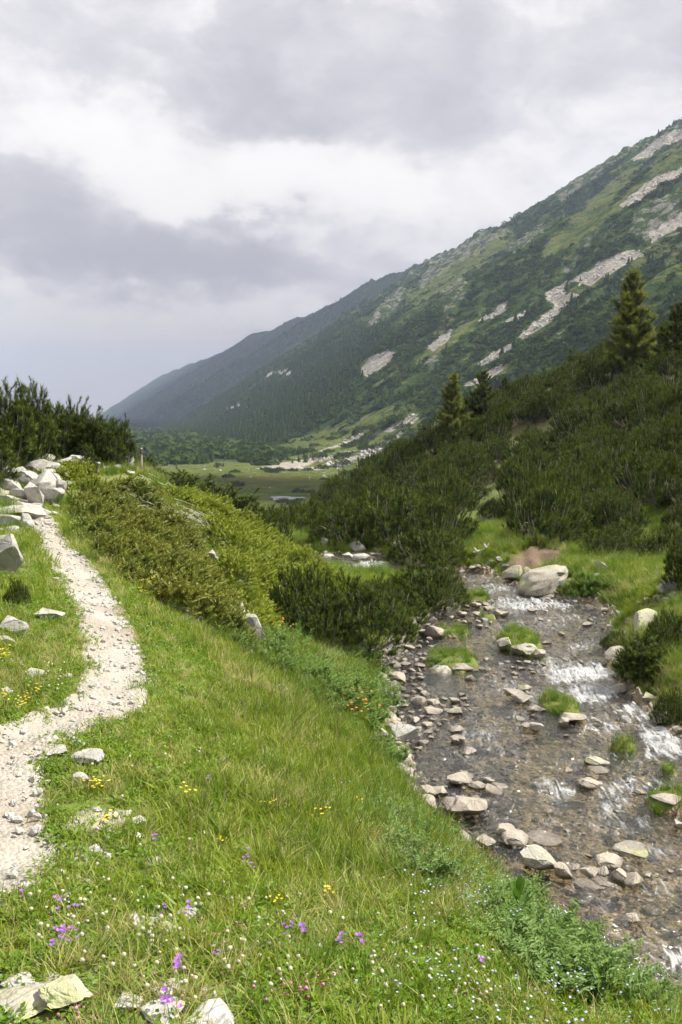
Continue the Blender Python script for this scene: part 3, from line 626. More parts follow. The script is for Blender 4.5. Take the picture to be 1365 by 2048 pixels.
def build_mountain(name, ss, ts, mat):
    S, T_ = np.meshgrid(ss, ts); z, crag = mountain_z(S, T_); x, y = st(S, T_)
    sc, ro, gr = masks(x, y, z)
    z = z + ro * 7.0 * np.abs(fbm(S / 16, T_ / 16, 3, 131)) - sc * 0.8
    ro = np.maximum(ro.astype(float) * 0.42, crag * 0.36)
    me = make_mesh(name, np.stack([x.ravel(), y.ravel(), z.ravel()], 1), grid_faces(len(ss), len(ts)), True,
                   {'scree': sc.ravel().astype(float), 'rock': ro.ravel(), 'grass': gr.ravel() * 0.34, 'brown': np.zeros(S.size)}, [mat])
    return link(name, me, kind='structure')
build_mountain('mountain', np.r_[np.arange(60, 300, 10), np.arange(300, 1700, 3.2)], np.r_[np.arange(100, 900, 3.0)], M['mountain'])
build_mountain('far_mountain', 1699 * (9000 / 1699) ** np.linspace(0, 1, 330), np.r_[np.arange(100, 1500, 7.0)], M['mountain'])
# valley floor
ss = np.r_[np.arange(40, 700, 4.0), 700 * (9500 / 700) ** np.linspace(0, 1, 60)]; ts = np.r_[np.linspace(-1500, -200, 20), np.arange(-190, 125, 4.0)]
S, T_ = np.meshgrid(ss, ts); x, y = st(S, T_)
_pr = ray(572, 998); _pd = -22.0 / (_pr[2] + .016 * (_pr[0] * UX + _pr[1] * UY)); PS = _pd * (_pr[0] * UX + _pr[1] * UY); PT = _pd * (_pr[0] * VX + _pr[1] * VY)
def floor_z(s, t): return -22.0 - 0.016 * s + (0.5 * fbm(s / 40, t / 40, 3, 141)) * sstep(6, 22, np.hypot(s - PS, t - PT)) - .25 * sstep(9, 5, np.hypot(s - PS, t - PT)) + 2.0 * sstep(60, 110, t) * 0 - 0.05 * np.maximum(-t - 300, 0) * 0.3
z = floor_z(S, T_); sc, ro, gr = masks(x, y, z, 5.0); px, py = project(x, y, z)
br = sstep(1.2, .3, np.hypot((px - 540) / 110, (py - 958) / 12) + .4 * fbm(x / 12, y / 12, 3, 143)) * .55
me = make_mesh('valley_floor', np.stack([x.ravel(), y.ravel(), z.ravel()], 1), grid_faces(len(ss), len(ts)), True,
               {'scree': sc.ravel() * 0.9, 'rock': np.zeros(S.size), 'grass': (.62 * sstep(490, 410, S + 25 * fbm(S / 40, T_ / 40, 2, 77)) - .3 * sstep(410, 500, S)).ravel(), 'brown': br.ravel()}, [M['mountain']])
link('valley_floor', me, kind='structure')
def far_hit(px, py):
    """a photo point on the valley floor or the slope, by marching along the sight line"""
    r = ray(px, py); d = np.arange(80, 3000, 1.0); p = r[None] * d[:, None]; s = p[:, 0] * UX + p[:, 1] * UY; t_ = p[:, 0] * VX + p[:, 1] * VY
    g = np.where(t_ < 105, floor_z(s, t_), mountain_z(s, t_)[0]); k = np.argmax(p[:, 2] < g)
    return None if p[k, 2] >= g[k] else np.array([p[k, 0], p[k, 1], g[k]])
# pond on the valley floor
c0 = far_hit(572, 998); aa = np.linspace(0, 2 * np.pi, 48, endpoint=False)
rr = 1 + 0.22 * np.sin(aa * 3 + 1) + 0.12 * np.sin(aa * 5)
pv = np.stack([c0[0] + 4.2 * rr * np.cos(aa), c0[1] + 4.5 * rr * np.sin(aa), np.full(48, c0[2] + 0.22)], 1)
pv = np.concatenate([pv, pv - np.array([[0, 0, 1.5]])])
me = make_mesh('pond', pv, [np.arange(48)[None], np.stack([np.arange(48), (np.arange(48) + 1) % 48, (np.arange(48) + 1) % 48 + 48, np.arange(48) + 48], 1)], False, None, [M['pond']])
link('pond', me, kind='structure')
# ------------------------------------------------------------------ finding places on the near ground
def hit(px, py, over=0.0, zmin=None):
    r = ray(px, py); d = np.arange(1.0, 90, 0.02)
    p = r[None] * d[:, None]; g = Hq(p[:, 0], p[:, 1]) + over
    if zmin is not None: g = np.maximum(g, zmin)
    k = np.argmax(p[:, 2] < g); q = p[k].copy(); q[2] = g[k] - over; return q
def scale_at(q): return (q[1] * CP - q[2] * SP) / F      # metres per photo pixel there

# ------------------------------------------------------------------ stones
def ico(sub):
    bm = bmesh.new(); bmesh.ops.create_icosphere(bm, subdivisions=sub, radius=1.0)
    v = np.array([x.co[:] for x in bm.verts]); f = np.array([[q.index for q in x.verts] for x in bm.faces]); bm.free(); return v, f
ICO = {k: ico(k) for k in (1, 2, 3, 4)}
def rock_shape(seed, sub=3, cuts=9, lo=0.5, hi=0.82, rough=0.05):
    r = np.random.default_rng(seed); v, f = ICO[sub]; v = v.copy()
    for k in range(cuts):
        n = r.normal(size=3); n /= np.linalg.norm(n); d = r.uniform(lo, hi); q = v @ n; m = q > d; v[m] -= np.outer(q[m] - d, n)
    a = r.uniform(0, 100)
    v = v + rough * np.stack([perlin(v[:, 1] * 2.3 + a, v[:, 2] * 2.3 + a, 1), perlin(v[:, 0] * 2.3 + a, v[:, 2] * 2.3, 2), perlin(v[:, 0] * 2.3, v[:, 1] * 2.3 + a, 3)], 1)
    if sub >= 3: v = v + rough * 0.3 * np.stack([perlin(v[:, 1] * 7 + a, v[:, 2] * 7 + a, 4), perlin(v[:, 0] * 7 + a, v[:, 2] * 7, 5), perlin(v[:, 0] * 7, v[:, 1] * 7 + a, 6)], 1)
    lo_, hi_ = v.min(0), v.max(0); return (v - (lo_ + hi_) / 2) / (hi_ - lo_), f
def rock_mesh(name, seed, mat, **k):
    v, f = rock_shape(seed, **k); me = make_mesh(name, v, f, True, None, [mat]); me.set_sharp_from_angle(angle=math.radians(24)); return me
RM = {}
def rmesh(mat, k, sub=3):
    key = (mat, k, sub)
    if key not in RM and k >= 100: RM[key] = rock_mesh('stone_shape', 700 + k * 7, M[mat], sub=4, cuts=7, lo=0.62, hi=.9, rough=0.10)
    if key not in RM: RM[key] = rock_mesh('stone_shape', 300 + k * 7, M[mat], sub=sub, cuts=12 + k % 5, lo=0.34 + 0.04 * (k % 3), hi=.72, rough=0.035 + 0.02 * (k % 3))
    return RM[key]
ROCKS = []      # plan footprint of every stone, so that grass keeps off
def rock(px, py, wpx, hpx, label=None, mat='granite', k=None, name='boulder', deep=1.0, sink=0.17, yaw=None, tilt=0.0, roll=0.0, group=None, sub=3, cat='rock', zmin=None):
    """a stone whose lower visible edge stands at photo point px, py and which spans wpx by hpx there"""
    q = hit(px, py, zmin=zmin); s = scale_at(q); W_, H_ = wpx * s, hpx * s
    k = random.randrange(14) if k is None else k
    el = math.atan2(-q[2], q[1]); D_ = W_ * deep
    Hh = max(0.35 * H_, (H_ - D_ * math.sin(el) * 0.55)) / (1 - sink) * 1.0
    yaw = random.uniform(-0.5, 0.5) if yaw is None else yaw
    gz = Hq(q[0], q[1] + D_ * 0.42); gz = gz if zmin is None else max(gz, zmin - .02)
    loc = (q[0], q[1] + D_ * 0.42, gz * 0.5 + q[2] * 0.5 + Hh * (0.5 - sink))
    o = link(name, rmesh(mat, k, sub), None, label, cat, group, None, loc, (tilt, roll, yaw), (W_, D_, Hh))
    ROCKS.append((loc[0], loc[1], W_ / 2, D_ / 2)); return o

G = 'granite'; GW = 'granite_wet'; GL = 'granite_lichen'; WH = 'granite_white'
# foreground, by the flowers
rock(40, 2046, 230, 75, 'long flat grey slab with green lichen in the bottom corner of the meadow', GL, 3, deep=.7, yaw=.5, sink=.3)
rock(122, 2040, 110, 80, 'upright grey stone with yellow lichen against the long flat slab', GL, 5, deep=.8, yaw=.2)
rock(30, 1985, 66, 28, 'pale flat stone behind the lichen slab, at the very edge of the meadow', WH, 1)
rock(97, 1982, 62, 24, 'pale low stone just behind the upright lichen stone', WH, 4)
rock(252, 2030, 60, 34, 'small white humped stone between the lichen slab and the violet flowers', WH, 6)
rock(318, 2052, 90, 44, 'pale flat stone with violet flowers beside it at the bottom edge', WH, 7)
rock(405, 2075, 120, 62, 'large bright white stone cut off by the bottom edge', WH, 9, sink=.35)
rock(318, 1996, 52, 26, 'low pale stone with a white neighbour, half sunk in short turf', WH, 2)
rock(345, 1984, 30, 22, 'small white stone above the low pale stone', WH, 8, sub=2)
rock(208, 1948, 28, 18, 'single small white stone alone among white clover', WH, 11, sub=2)
rock(268, 1862, 36, 36, 'round white cobble, first of three in the bare patch', WH, 10, sub=3)
rock(332, 1872, 40, 30, 'beige cobble nearest the violet flower in the bare patch', G, 12)
rock(372, 1844, 46, 28, 'flat grey cobble at the upper side of the bare patch', G, 13)
rock(306, 1818, 26, 20, 'small white stone at the top of the bare patch', WH, 0, sub=2)
rock(308, 1738, 50, 30, 'white angular stone standing alone in the grass below the path', WH, 3)
rock(276, 1654, 32, 20, 'bright white stone by the strip of white gravel', WH, 5, sub=2)
rock(272, 1679, 26, 14, 'flat white stone below the bright white one', WH, 6, sub=2)
rock(411, 1676, 13, 14, 'tiny white stone shining in the green grass', WH, 2, sub=2)
rock(168, 1534, 70, 32, 'grey triangular stone in the grass beside the bend of the path', G, 7)
rock(160, 1570, 36, 26, 'small grey stone below the triangular one', G, 8)
rock(110, 1514, 44, 24, 'flat grey stone in the tussock at the edge of the path', G, 9)
rock(155, 1496, 38, 18, 'low grey stone above the triangular one', G, 10)
rock(64, 1534, 24, 16, 'pale stone on the path edge by the tussock', WH, 11, sub=2)
rock(40, 1604, 52, 20, 'flat white stone set in the trodden path', WH, 12, sub=2)
rock(22, 1538, 60, 20, 'wide white slab lying across the path', WH, 4, sub=2)
rock(236, 1426, 30, 14, 'dark edged flat stone at the outer bend of the path', G, 1, sub=2)
rock(185, 1398, 20, 14, 'small pale stone at the inner bend of the path', WH, 13, sub=2)
# beside the path
rock(63, 1358, 46, 20, 'flat grey stone in the flowers inside the path bend', G, 2)
rock(8, 1392, 26, 20, 'white stone cut by the frame among yellow flowers', WH, 3, sub=2)
rock(92, 1240, 62, 24, 'long low grey slab beside the narrow path', G, 6, yaw=.3)
rock(22, 1268, 56, 36, 'rounded grey boulder at the edge, lower than the tall block', G, 10)
rock(2, 1290, 40, 20, 'small grey stone under the rounded boulder', G, 12)
rock(4, 1150, 70, 92, 'tall pale block beside the path, cut by the frame', G, 5, deep=.9, sink=.12)
rock(108, 1162, 18, 8, 'thin stone step at the path edge', WH, 7, sub=2)
# boulder field on the crest
field = [(30, 1038, 110, 30), (55, 1062, 34, 34), (85, 1032, 28, 14), (12, 1060, 45, 30), (66, 1010, 34, 40), (100, 1010, 48, 34), (42, 1000, 50, 22), (88, 985, 56, 40), (60, 975, 50, 30), (120, 985, 22, 24), (20, 985, 40, 24),
         (35, 958, 38, 22), (68, 948, 46, 26), (98, 950, 50, 26), (140, 948, 48, 30), (120, 945, 30, 24), (25, 935, 54, 34), (70, 932, 28, 38), (5, 962, 26, 40), (155, 935, 40, 22), (112, 970, 30, 22), (8, 1010, 30, 20), (130, 965, 26, 20), (48, 1020, 22, 14), (182, 938, 30, 14), (165, 925, 28, 20)]
FB = 'pale angular granite block'
names = ['wide pale slab nearest the path in the boulder field', 'upright pointed stone where the path meets the boulder field']
for i, (a, b, c_, d_) in enumerate(field):
    o_ = rock(a, b, c_ * 1.12, d_ * 1.15, names[i] if i < 2 else FB, WH if i % 3 else G, group=None if i < 2 else 'boulder field at the top of the path', deep=.8, sink=.15)
    if i > 1: later(o_, a, b, FB, 'field')
rock(254, 938, 28, 28, 'white boulder on the crest beside the dark pine, short of the marker post', WH, 4)
rock(258, 950, 22, 10, 'small white stone in front of the white crest boulder', WH, 2, sub=2)
rock(322, 951, 58, 20, 'long smooth pale slab on the crest past the marker post', WH, 12, deep=.5, sink=.2, yaw=-.2)
# in the steep left bank
rock(482, 1270, 38, 70, 'tall grey rock with a crack in the bank under the juniper', G, 3, deep=.6, sink=.1)
rock(508, 1290, 44, 66, 'pale upright rock leaning on the cracked one in the bank', G, 8, deep=.6, sink=.1)
rock(427, 1128, 24, 28, 'pale stone poking out of the juniper', G, 6, sink=.15)
rock(395, 1105, 12, 14, 'small grey stone above the one poking out of the juniper', G, 1, sub=2)
rock(528, 1318, 16, 20, 'small stone below the pale upright rock', G, 9, sub=2)
rock(615, 1330, 30, 14, 'flat stone in the leafy herbs below the pine', G, 10, sub=2)
# bank edge of the stream
rock(805, 1488, 76, 38, 'broad white flat topped rock at the foot of the grassy bank', WH, 12, deep=.6)
rock(760, 1478, 44, 28, 'mossy boulder behind the broad white rock', GL, 10)
rock(758, 1422, 32, 12, 'small white slab in the herbs above the broad white rock', WH, 4, sub=2)
rock(872, 1294, 40, 44, 'pointed yellow-green lichen boulder beside the grass islet', GL, 7, sink=.12)
rock(880, 1374, 64, 34, 'rounded yellow-green lichen boulder below the largest grass islet', GL, 103, sink=.2)
rock(841, 1366, 14, 34, 'thin dark upright slab beside the rounded lichen boulder', GL, 2, deep=.5)
rock(1012, 1318, 36, 36, 'dark grey boulder at the foot of the long grass islet', GL, 5)
rock(1052, 1324, 54, 30, 'pale lichen boulder at the foot of the long grass islet', GL, 105)
rock(1080, 1325, 26, 24, 'smaller grey boulder leaning on the pale lichen boulder', GW, 1)
rock(928, 1352, 44, 20, 'flat beige stone in front of the largest islet', GW, 3)
rock(960, 1352, 40, 20, 'flat split stone in midstream left of the long islet', GW, 6)
# right bank
rock(1096, 1198, 122, 64, 'largest pale boulder, rounded whaleback on the far bank of the stream', GL, 101, deep=.6, sink=.12, yaw=.5, roll=-.36)
rock(1062, 1172, 36, 40, 'second boulder leaning behind the whaleback', GL, 102, sink=.1)
rock(1032, 1164, 46, 36, 'sloping slab dipping into the stream before the whaleback', GL, 4, tilt=.1, roll=-.35, sink=.1)
rock(1094, 1204, 38, 18, 'dark wet stone under the whaleback', GW, 5)
rock(1206, 1142, 24, 22, 'pale stone on the sunlit far slope', G, 2)
rock(1195, 1156, 26, 10, 'flat stone just below the pale one on the far slope', G, 4)
rock(1290, 1262, 76, 42, 'long tilted grey slab on the right bank', GL, 9, deep=.6, yaw=.55, roll=-.3, sink=.1)
rock(1245, 1324, 62, 34, 'sloping boulder jutting into the rapids', GL, 104, yaw=.4, roll=-.25, sink=.15)
rock(1250, 1390, 64, 26, 'dark boulder with grass on it beside the rapids', GL, 3, roll=-.15)
rock(1308, 1408, 40, 24, 'light boulder between the dark one and the low pine', GL, 6)
rock(1330, 1452, 48, 28, 'sharp edged dark boulder by the white water', GL, 0)
rock(1345, 1185, 50, 30, 'grey rock outcrop half hidden in the far slope', G, 11)
rock(1338, 1116, 20, 10, 'small white stone under the pines on the far slope', WH, 5, sub=2)
for a, b, c_, d_ in ((1150, 1218, 24, 12), (1185, 1222, 30, 12), (1215, 1226, 26, 12), (1240, 1238, 22, 16), (1262, 1248, 20, 14), (1225, 1262, 20, 14), (1255, 1270, 14, 10), (1135, 1208, 22, 10), (1200, 1258, 26, 10), (1300, 1205, 20, 10), (1320, 1200, 22, 12), (1340, 1206, 24, 12), (1355, 1196, 24, 14), (1310, 1215, 16, 8), (1328, 1228, 16, 10), (1282, 1210, 14, 8)):
    o_ = rock(a, b, c_, d_, 'small grey stone', GW, group='stones along the right bank', name='bank_stone', sub=2)
    later(o_, a, b, 'small grey bank stone', 'stream')
# far bend
rock(718, 1106, 38, 24, 'white boulder past the bend of the stream, below the thicket', WH, 10, sink=.12)
rock(650, 1098, 18, 24, 'upright white boulder at the foot of the thicket', WH, 7, sink=.1)
rock(724, 1124, 66, 16, 'flat pale slab across the stream bend', WH, 3, deep=.6)
rock(700, 1122, 26, 16, 'blocky pale stone at the end of the flat slab', WH, 6)
rock(703, 1134, 24, 12, 'dark wet stone below the flat slab', GW, 8)
rock(690, 1136, 22, 18, 'pale rounded stone by the dark wet one at the bend', WH, 2)
rock(658, 1126, 40, 16, 'pale stone at the edge of the bend under the juniper', WH, 12)
rock(755, 1103, 20, 8, 'low white stone beside the white boulder past the bend', WH, 1, sub=2)
rock(790, 1095, 14, 12, 'small white stone under the thicket past the bend', WH, 9, sub=2)
for a, b, c_, d_ in ((925, 1150, 16, 10), (945, 1146, 18, 10), (905, 1160, 22, 10), (960, 1140, 16, 8), (975, 1138, 20, 8), (985, 1130, 14, 8), (1000, 1126, 16, 10), (1012, 1138, 14, 8)):
    o_ = rock(a, b, c_, d_, 'small ochre stone', G, group='stones below the eroded bank', name='bank_stone', sub=2)
    later(o_, a, b, 'small ochre stone below the eroded bank', 'stream')
# midstream stones one can pick out
mid = [((905, 1632), 46, 34, 'blocky brown stone at the upper end of the midstream stone pile'), ((938, 1640), 74, 46, 'largest tilted slab of the midstream stone pile'), ((860, 1594), 42, 24, 'dark stone nearest the bank in the midstream stone pile'),
       ((826, 1598), 36, 24, 'pale boulder half on the bank beside the stone pile'), ((858, 1620), 36, 26, 'grey stone at the bank foot below the stone pile'), ((925, 1572), 50, 20, 'long pale stone on top of the stone pile'), ((960, 1580), 40, 18, 'flat pale stone on the outer side of the stone pile'),
       ((1000, 1578), 30, 12, 'flat reddish stone at the outer end of the stone pile'), ((995, 1592), 34, 12, 'low beige slab under the reddish one'), ((1015, 1678), 36, 26, 'pointed grey stone in the row of three by the bank'), ((1035, 1694), 50, 28, 'squat brown stone in the row of three by the bank'), ((975, 1700), 34, 26, 'rounded beige stone in the row of three by the bank'),
       ((1096, 1692), 62, 16, 'long low slab barely out of the water'), ((1085, 1748), 72, 46, 'long dark angular boulder against the bank by the yellow flowers'), ((1130, 1762), 34, 32, 'brown block beside the long dark boulder'),
       ((1155, 1742), 30, 14, 'flat stone between the brown block and the white pile'), ((1185, 1758), 32, 22, 'grey stone in the white pile, nearest the bank'), ((1225, 1740), 50, 26, 'rounded pale stone at the back of the white pile'), ((1213, 1756), 30, 22, 'white stone in the middle of the white pile'), ((1245, 1768), 36, 32, 'tilted white slab in the white pile'), ((1275, 1778), 42, 32, 'pointed white stone at the outer end of the white pile'), ((1180, 1780), 44, 14, 'flat white stone in front of the white pile'), ((1210, 1772), 46, 14, 'long white stone low in the white pile'),
       ((1268, 1716), 64, 24, 'flat yellowish lichen boulder in the riffle'), ((1198, 1534), 46, 22, 'oval yellowish boulder in midstream'), ((1203, 1548), 38, 12, 'low pale stone just below the oval boulder'), ((1182, 1580), 48, 26, 'brown submerged slab pointing upstream'), ((1270, 1852), 28, 22, 'single triangular stone out in the lower stream'), ((1342, 1748), 14, 10, 'lone small stone at the right of the lower stream'),
       ((918, 1468), 30, 16, 'grey blocky stone in quiet water near the broad white rock'), ((916, 1484), 28, 12, 'white flat stone just below the grey blocky one'), ((938, 1510), 30, 14, 'pale wedge stone alone in the shallows'), ((1072, 1468), 26, 22, 'round brown stone below the grassy islet'), ((1060, 1460), 26, 12, 'flat stone behind the round brown one'), ((1150, 1446), 48, 20, 'grey slab at the tip of the small islet'), ((1128, 1454), 20, 20, 'round grey stone next to the islet slab'),
       ((1048, 1408), 36, 18, 'white stone in the riffle beside the small grass tuft'), ((1055, 1382), 30, 12, 'low lichen stone in the riffle'), ((1030, 1395), 40, 16, 'dark brown stone in the riffle'), ((1080, 1422), 26, 10, 'white wedge at the foot of the small islet'), ((1345, 1616), 50, 16, 'grey slab on the near side of the right grass islet'), ((1285, 1590), 24, 12, 'green mossy stone at the tip of the right islet'), ((1360, 1660), 20, 20, 'dark stone at the right edge of the stream')]
for (a, b), c_, d_, lb in mid: rock(a, b, c_ * 1.12, d_ * 1.2, lb, GL if 'lichen' in lb or 'yellow' in lb or 'mossy' in lb else (GW if ('brown' in lb or 'dark' in lb) else GW), name='stream_stone', zmin=WATER + .0, sink=.10)
# countable small stones of the gravel bars
def bar(poly, n, smin, smax, label, group, mat=GW, seed=1, name='stream_stone'):
    r = np.random.default_rng(seed); poly = np.array(poly, float); lo, hi = poly.min(0), poly.max(0); k = 0; done = []; tries = 0
    while k < n and tries < n * 60:
        tries += 1
        a, b = r.uniform(lo, hi)
        if not inside(poly, np.array(a), np.array(b)): continue
        wpx = smin + (smax - smin) * r.random() ** 2.2
        if any(abs(a - x) < (wpx + w_) * .42 and abs(b - y_) < (wpx + w_) * .24 for x, y_, w_ in done): continue
        q = hit(a, b, zmin=WATER if name == 'stream_stone' else None)
        if isle(np.array(q[0]), np.array(q[1])) > .5: continue
        done.append((a, b, wpx)); k += 1
        o_ = rock(a, b, wpx, wpx * r.uniform(.4, .62), label, mat, int(r.integers(14)), name, deep=r.uniform(.7, 1.0), sink=.12, yaw=r.uniform(-1.5, 1.5), group=group, sub=2, zmin=WATER if name == 'stream_stone' else None)
        later(o_, a, b, label, 'stream' if name == 'stream_stone' else 'field')
bar([(-20, 1070), (-20, 910), (90, 925), (150, 930), (200, 930), (245, 938), (190, 955), (130, 985), (128, 1010), (100, 1050), (60, 1075)], 80, 16, 40, 'grey rubble stone', 'rubble of the boulder field', mat=G, seed=21, name='rubble_stone')
bar([(765, 1340), (800, 1270), (850, 1230), (870, 1290), (850, 1330), (850, 1390), (880, 1400), (930, 1390), (940, 1420), (890, 1450), (850, 1500), (810, 1460), (775, 1400)], 108, 14, 42, 'pale gravel bar stone', 'stones of the gravel bar', seed=3)
bar([(900, 1240), (940, 1205), (1000, 1215), (1010, 1240), (960, 1262), (930, 1250)], 24, 12, 40, 'pale stone between islets', 'stones between the upper islets', seed=4)
bar([(840, 1560), (960, 1550), (1010, 1580), (990, 1620), (900, 1650), (850, 1620)], 34, 12, 38, 'small stone of the midstream pile', 'stones of the midstream pile', seed=5)
bar([(960, 1320), (1090, 1330), (1110, 1350), (1020, 1360), (930, 1370)], 24, 12, 34, 'small stone below the islets', 'stones at the foot of the islet', seed=6)
bar([(840, 1400), (1090, 1420), (1180, 1490), (1300, 1600), (1340, 1760), (1200, 1840), (1080, 1700), (960, 1660), (850, 1520)], 52, 9, 26, 'low stone in the shallows', 'stones scattered in the shallows', seed=7)
bar([(1000, 1185), (1180, 1215), (1210, 1330), (1110, 1330), (1080, 1260)], 12, 10, 26, 'low stone in fast water', 'stones in the upper reach', seed=8)

# uncountable pebbles: stream margin, path grit, white gravel strip, submerged cobbles
pebs = [proto('pebble_shape', *rock_shape(900 + i, sub=1, cuts=5), np.zeros(len(ICO[1][0])), M['granite_wet']) for i in range(6)]
pebw = [proto('chip_shape', *rock_shape(920 + i, sub=1, cuts=5), np.zeros(len(ICO[1][0])), M['granite_white']) for i in range(6)]
def rnd_rot(n): return rng.uniform(-3.14, 3.14, (n, 3)) * np.array([[.25, .25, 1]])
x = rng.uniform(-3, 9, 60000); y = rng.uniform(3, 29, 60000); rd = river_d(x, y); il = isle(x, y)
gx, gy = project(x, y, np.full_like(x, WATER))
left = (gx < 1000 - (1500 - gy) * .35) & (gy > 1200) & (gy < 1680)
pr = np.where(rd < 0, 0.18 + .82 * left * sstep(-1.8, -.2, rd), sstep(.22, 0, rd)) * (il < .5)
k = rng.random(len(x)) < pr; x, y = x[k], y[k]
sz = (0.03 + 0.12 * rng.random(len(x)) ** 2.4) * np.where(left[k], 1.35, 1.0)
scatter('stream_pebbles', pebs, np.stack([x, y, Hq(x, y) + sz * .15], 1), rnd_rot(len(x)), np.stack([sz * 1.3, sz, sz * .6], 1), 'loose pebbles and cobbles on the stream bed and margins', 'pebbles')
x = rng.uniform(-6.5, 0, 90000); y = rng.uniform(2, 19, 90000); pd = path_d(x, y)
pr = np.where(pd < 0, .22 + .5 * sstep(-.12, 0, pd), .5 * sstep(.16, 0, pd)) * np.clip(9 / y, .5, 1)
qx, qy = project(x, y, Hq(x, y))
for a, b, c_, d_ in ((190, 1640, 90, 34), (175, 1700, 60, 40), (300, 1840, 46, 26), (150, 1770, 60, 40), (380, 1985, 60, 14), (120, 1985, 70, 12)):
    pr = np.maximum(pr, .8 * sstep(1.2, .3, np.hypot((qx - a) / c_, (qy - b) / d_)))
k = rng.random(len(x)) < pr; x, y = x[k], y[k]
sz = 0.008 + 0.042 * rng.random(len(x)) ** 4
scatter('path_gravel', pebw, np.stack([x, y, Hq(x, y) + np.where(path_d(x, y) < 0, .036, .0) + sz * .2], 1), rnd_rot(len(x)), np.stack([sz * 1.3, sz, sz * .75], 1), 'white granite chips on and beside the trodden path', 'gravel')
# ------------------------------------------------------------------ pines
def plume(seed, n=44, L=.36, wdt=.06, spread=1.0, rise=.22):
    r = np.random.default_rng(seed); h = r.random(n) ** .8; ph = r.uniform(0, 6.283, n)
    a = spread * r.uniform(.7, 1.2, n) * (1 - .35 * h); b = rise + .5 * h
    d = np.stack([np.cos(ph) * a, np.sin(ph) * a, b], 1); d /= np.linalg.norm(d, axis=1, keepdims=True)
    base = np.stack([0 * h, 0 * h, h * .88], 1); tip = base + d * (L * r.uniform(.75, 1.15, n))[:, None]
    sd = np.stack([-np.sin(ph), np.cos(ph), 0 * h], 1) * wdt / 2
    V = np.stack([base - sd, base + sd, tip], 1).reshape(-1, 3); Fc = np.arange(3 * n).reshape(-1, 3)
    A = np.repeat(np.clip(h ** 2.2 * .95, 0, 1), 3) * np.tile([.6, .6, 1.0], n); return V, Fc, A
PL = [plume(10 + i, 30, .52, .085, 1.0, .30) for i in range(5)]
PLD = [plume(30 + i, 44, .46, .060, 1.0, .30) for i in range(5)]     # denser, for the nearest bushes
PLF = [plume(50 + i, 18, .42, .13) for i in range(4)]      # for distant ones
def bush(seed, ns, plumes, plen=.30, leaders=.12, flat=2.2, lump=.35, asp=1.0, deep=.62):
    """unit bush: radius 1, height 1; returns foliage (V,F,A) and branches (V,F)"""
    r = np.random.default_rng(seed); ph = r.uniform(0, 6.283, ns); rad = np.sqrt(r.random(ns)) * .96
    x, y = rad * np.cos(ph), rad * np.sin(ph)
    dome = (1 - rad ** flat) ** .55 * (1 + lump * fbm(x * 1.9 + seed, y * 1.9, 2, seed)) * .86
    z = dome * asp * (1 - deep * r.random(ns) ** 1.7)
    edge = rad > .8; z[edge] = np.maximum(z[edge], .05 + .25 * r.random(edge.sum()))
    out = np.stack([x, y, 0 * x], 1) / np.maximum(rad, .05)[:, None]
    d = out * (.20 + .62 * rad ** 2)[:, None] + np.array([[0, 0, 1.0]]) + r.normal(size=(ns, 3)) * .30
    S = plen * r.uniform(.7, 1.25, ns); lead = r.random(ns) < leaders; S[lead] *= 1.45
    T = np.stack([x, y, z - S * .55], 1)
    T[:, 2] = np.maximum(T[:, 2], .0)
    Vf, Ff, Af = tile(plumes, r.integers(0, len(plumes), ns), rot_to(d, r.uniform(0, 6.28, ns)), S, T)
    parts = []
    for k in range(18):
        p = r.uniform(0, 6.283); R_ = r.uniform(.5, .95); hh = .62 * (1 - R_ ** 2.4) ** .5 + .18
        tt = np.linspace(0, 1, 6); rr = R_ * (1 - (1 - tt) ** 1.5); zz = hh * asp * tt ** 1.7
        w1 = r.normal(size=6) * .03
        pts = np.stack([rr * np.cos(p + w1), rr * np.sin(p + w1), zz + .02], 1)
        parts.append(tube(pts, .020 * (1 - tt * .8), 4))
    for k in range(26):    # bare grey twigs showing through
        i = r.integers(ns); b = np.array([x[i], y[i], z[i]]); q = b * np.array([.75, .75, .55])
        parts.append(tube(np.stack([q, (q + b) / 2 + r.normal(size=3) * .05, b * 1.03 + r.normal(size=3) * .05]), [.009, .007, .003], 3)) if k % 4 == 0 else None
    Vb, Fb = join([p for p in parts if p])
    return (Vf, Ff, Af), (Vb, Fb)
def bush_meshes(seed, ns, plumes, leafmat, barkmat='bark', **k):
    (Vf, Ff, Af), (Vb, Fb) = bush(seed, ns, plumes, **k)
    return make_mesh('pine_foliage', Vf, Ff, False, {'tip': Af}, [M[leafmat]]), make_mesh('pine_branches', Vb, Fb, True, None, [M[barkmat]])
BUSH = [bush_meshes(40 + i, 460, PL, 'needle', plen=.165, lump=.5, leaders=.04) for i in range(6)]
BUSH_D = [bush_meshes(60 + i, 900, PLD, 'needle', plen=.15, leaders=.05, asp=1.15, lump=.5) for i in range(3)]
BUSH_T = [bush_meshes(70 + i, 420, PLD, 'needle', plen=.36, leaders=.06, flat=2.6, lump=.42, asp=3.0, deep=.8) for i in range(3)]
BUSH_F = [bush_meshes(80 + i, 130, PLF, 'needle_far', plen=.42, leaders=.1) for i in range(3)]
KEEP_OFF = []
def pine(loc, rx, ry, h, label, group=None, kind=None, rz=None, tilt=(0, 0), name='dwarf_pine', parts=True):
    f, b = random.choice(kind or BUSH)
    e_ = link(name, None, None, label, 'shrub', group, None, loc, (tilt[0], tilt[1], random.uniform(0, 6.28) if rz is None else rz), (rx, ry, h / (3.0 if kind is BUSH_T else 1.15 if kind is BUSH_D else 1.0)))
    e_.empty_display_size = .2
    link('foliage', f, e_); link('branches', b, e_)
    return e_
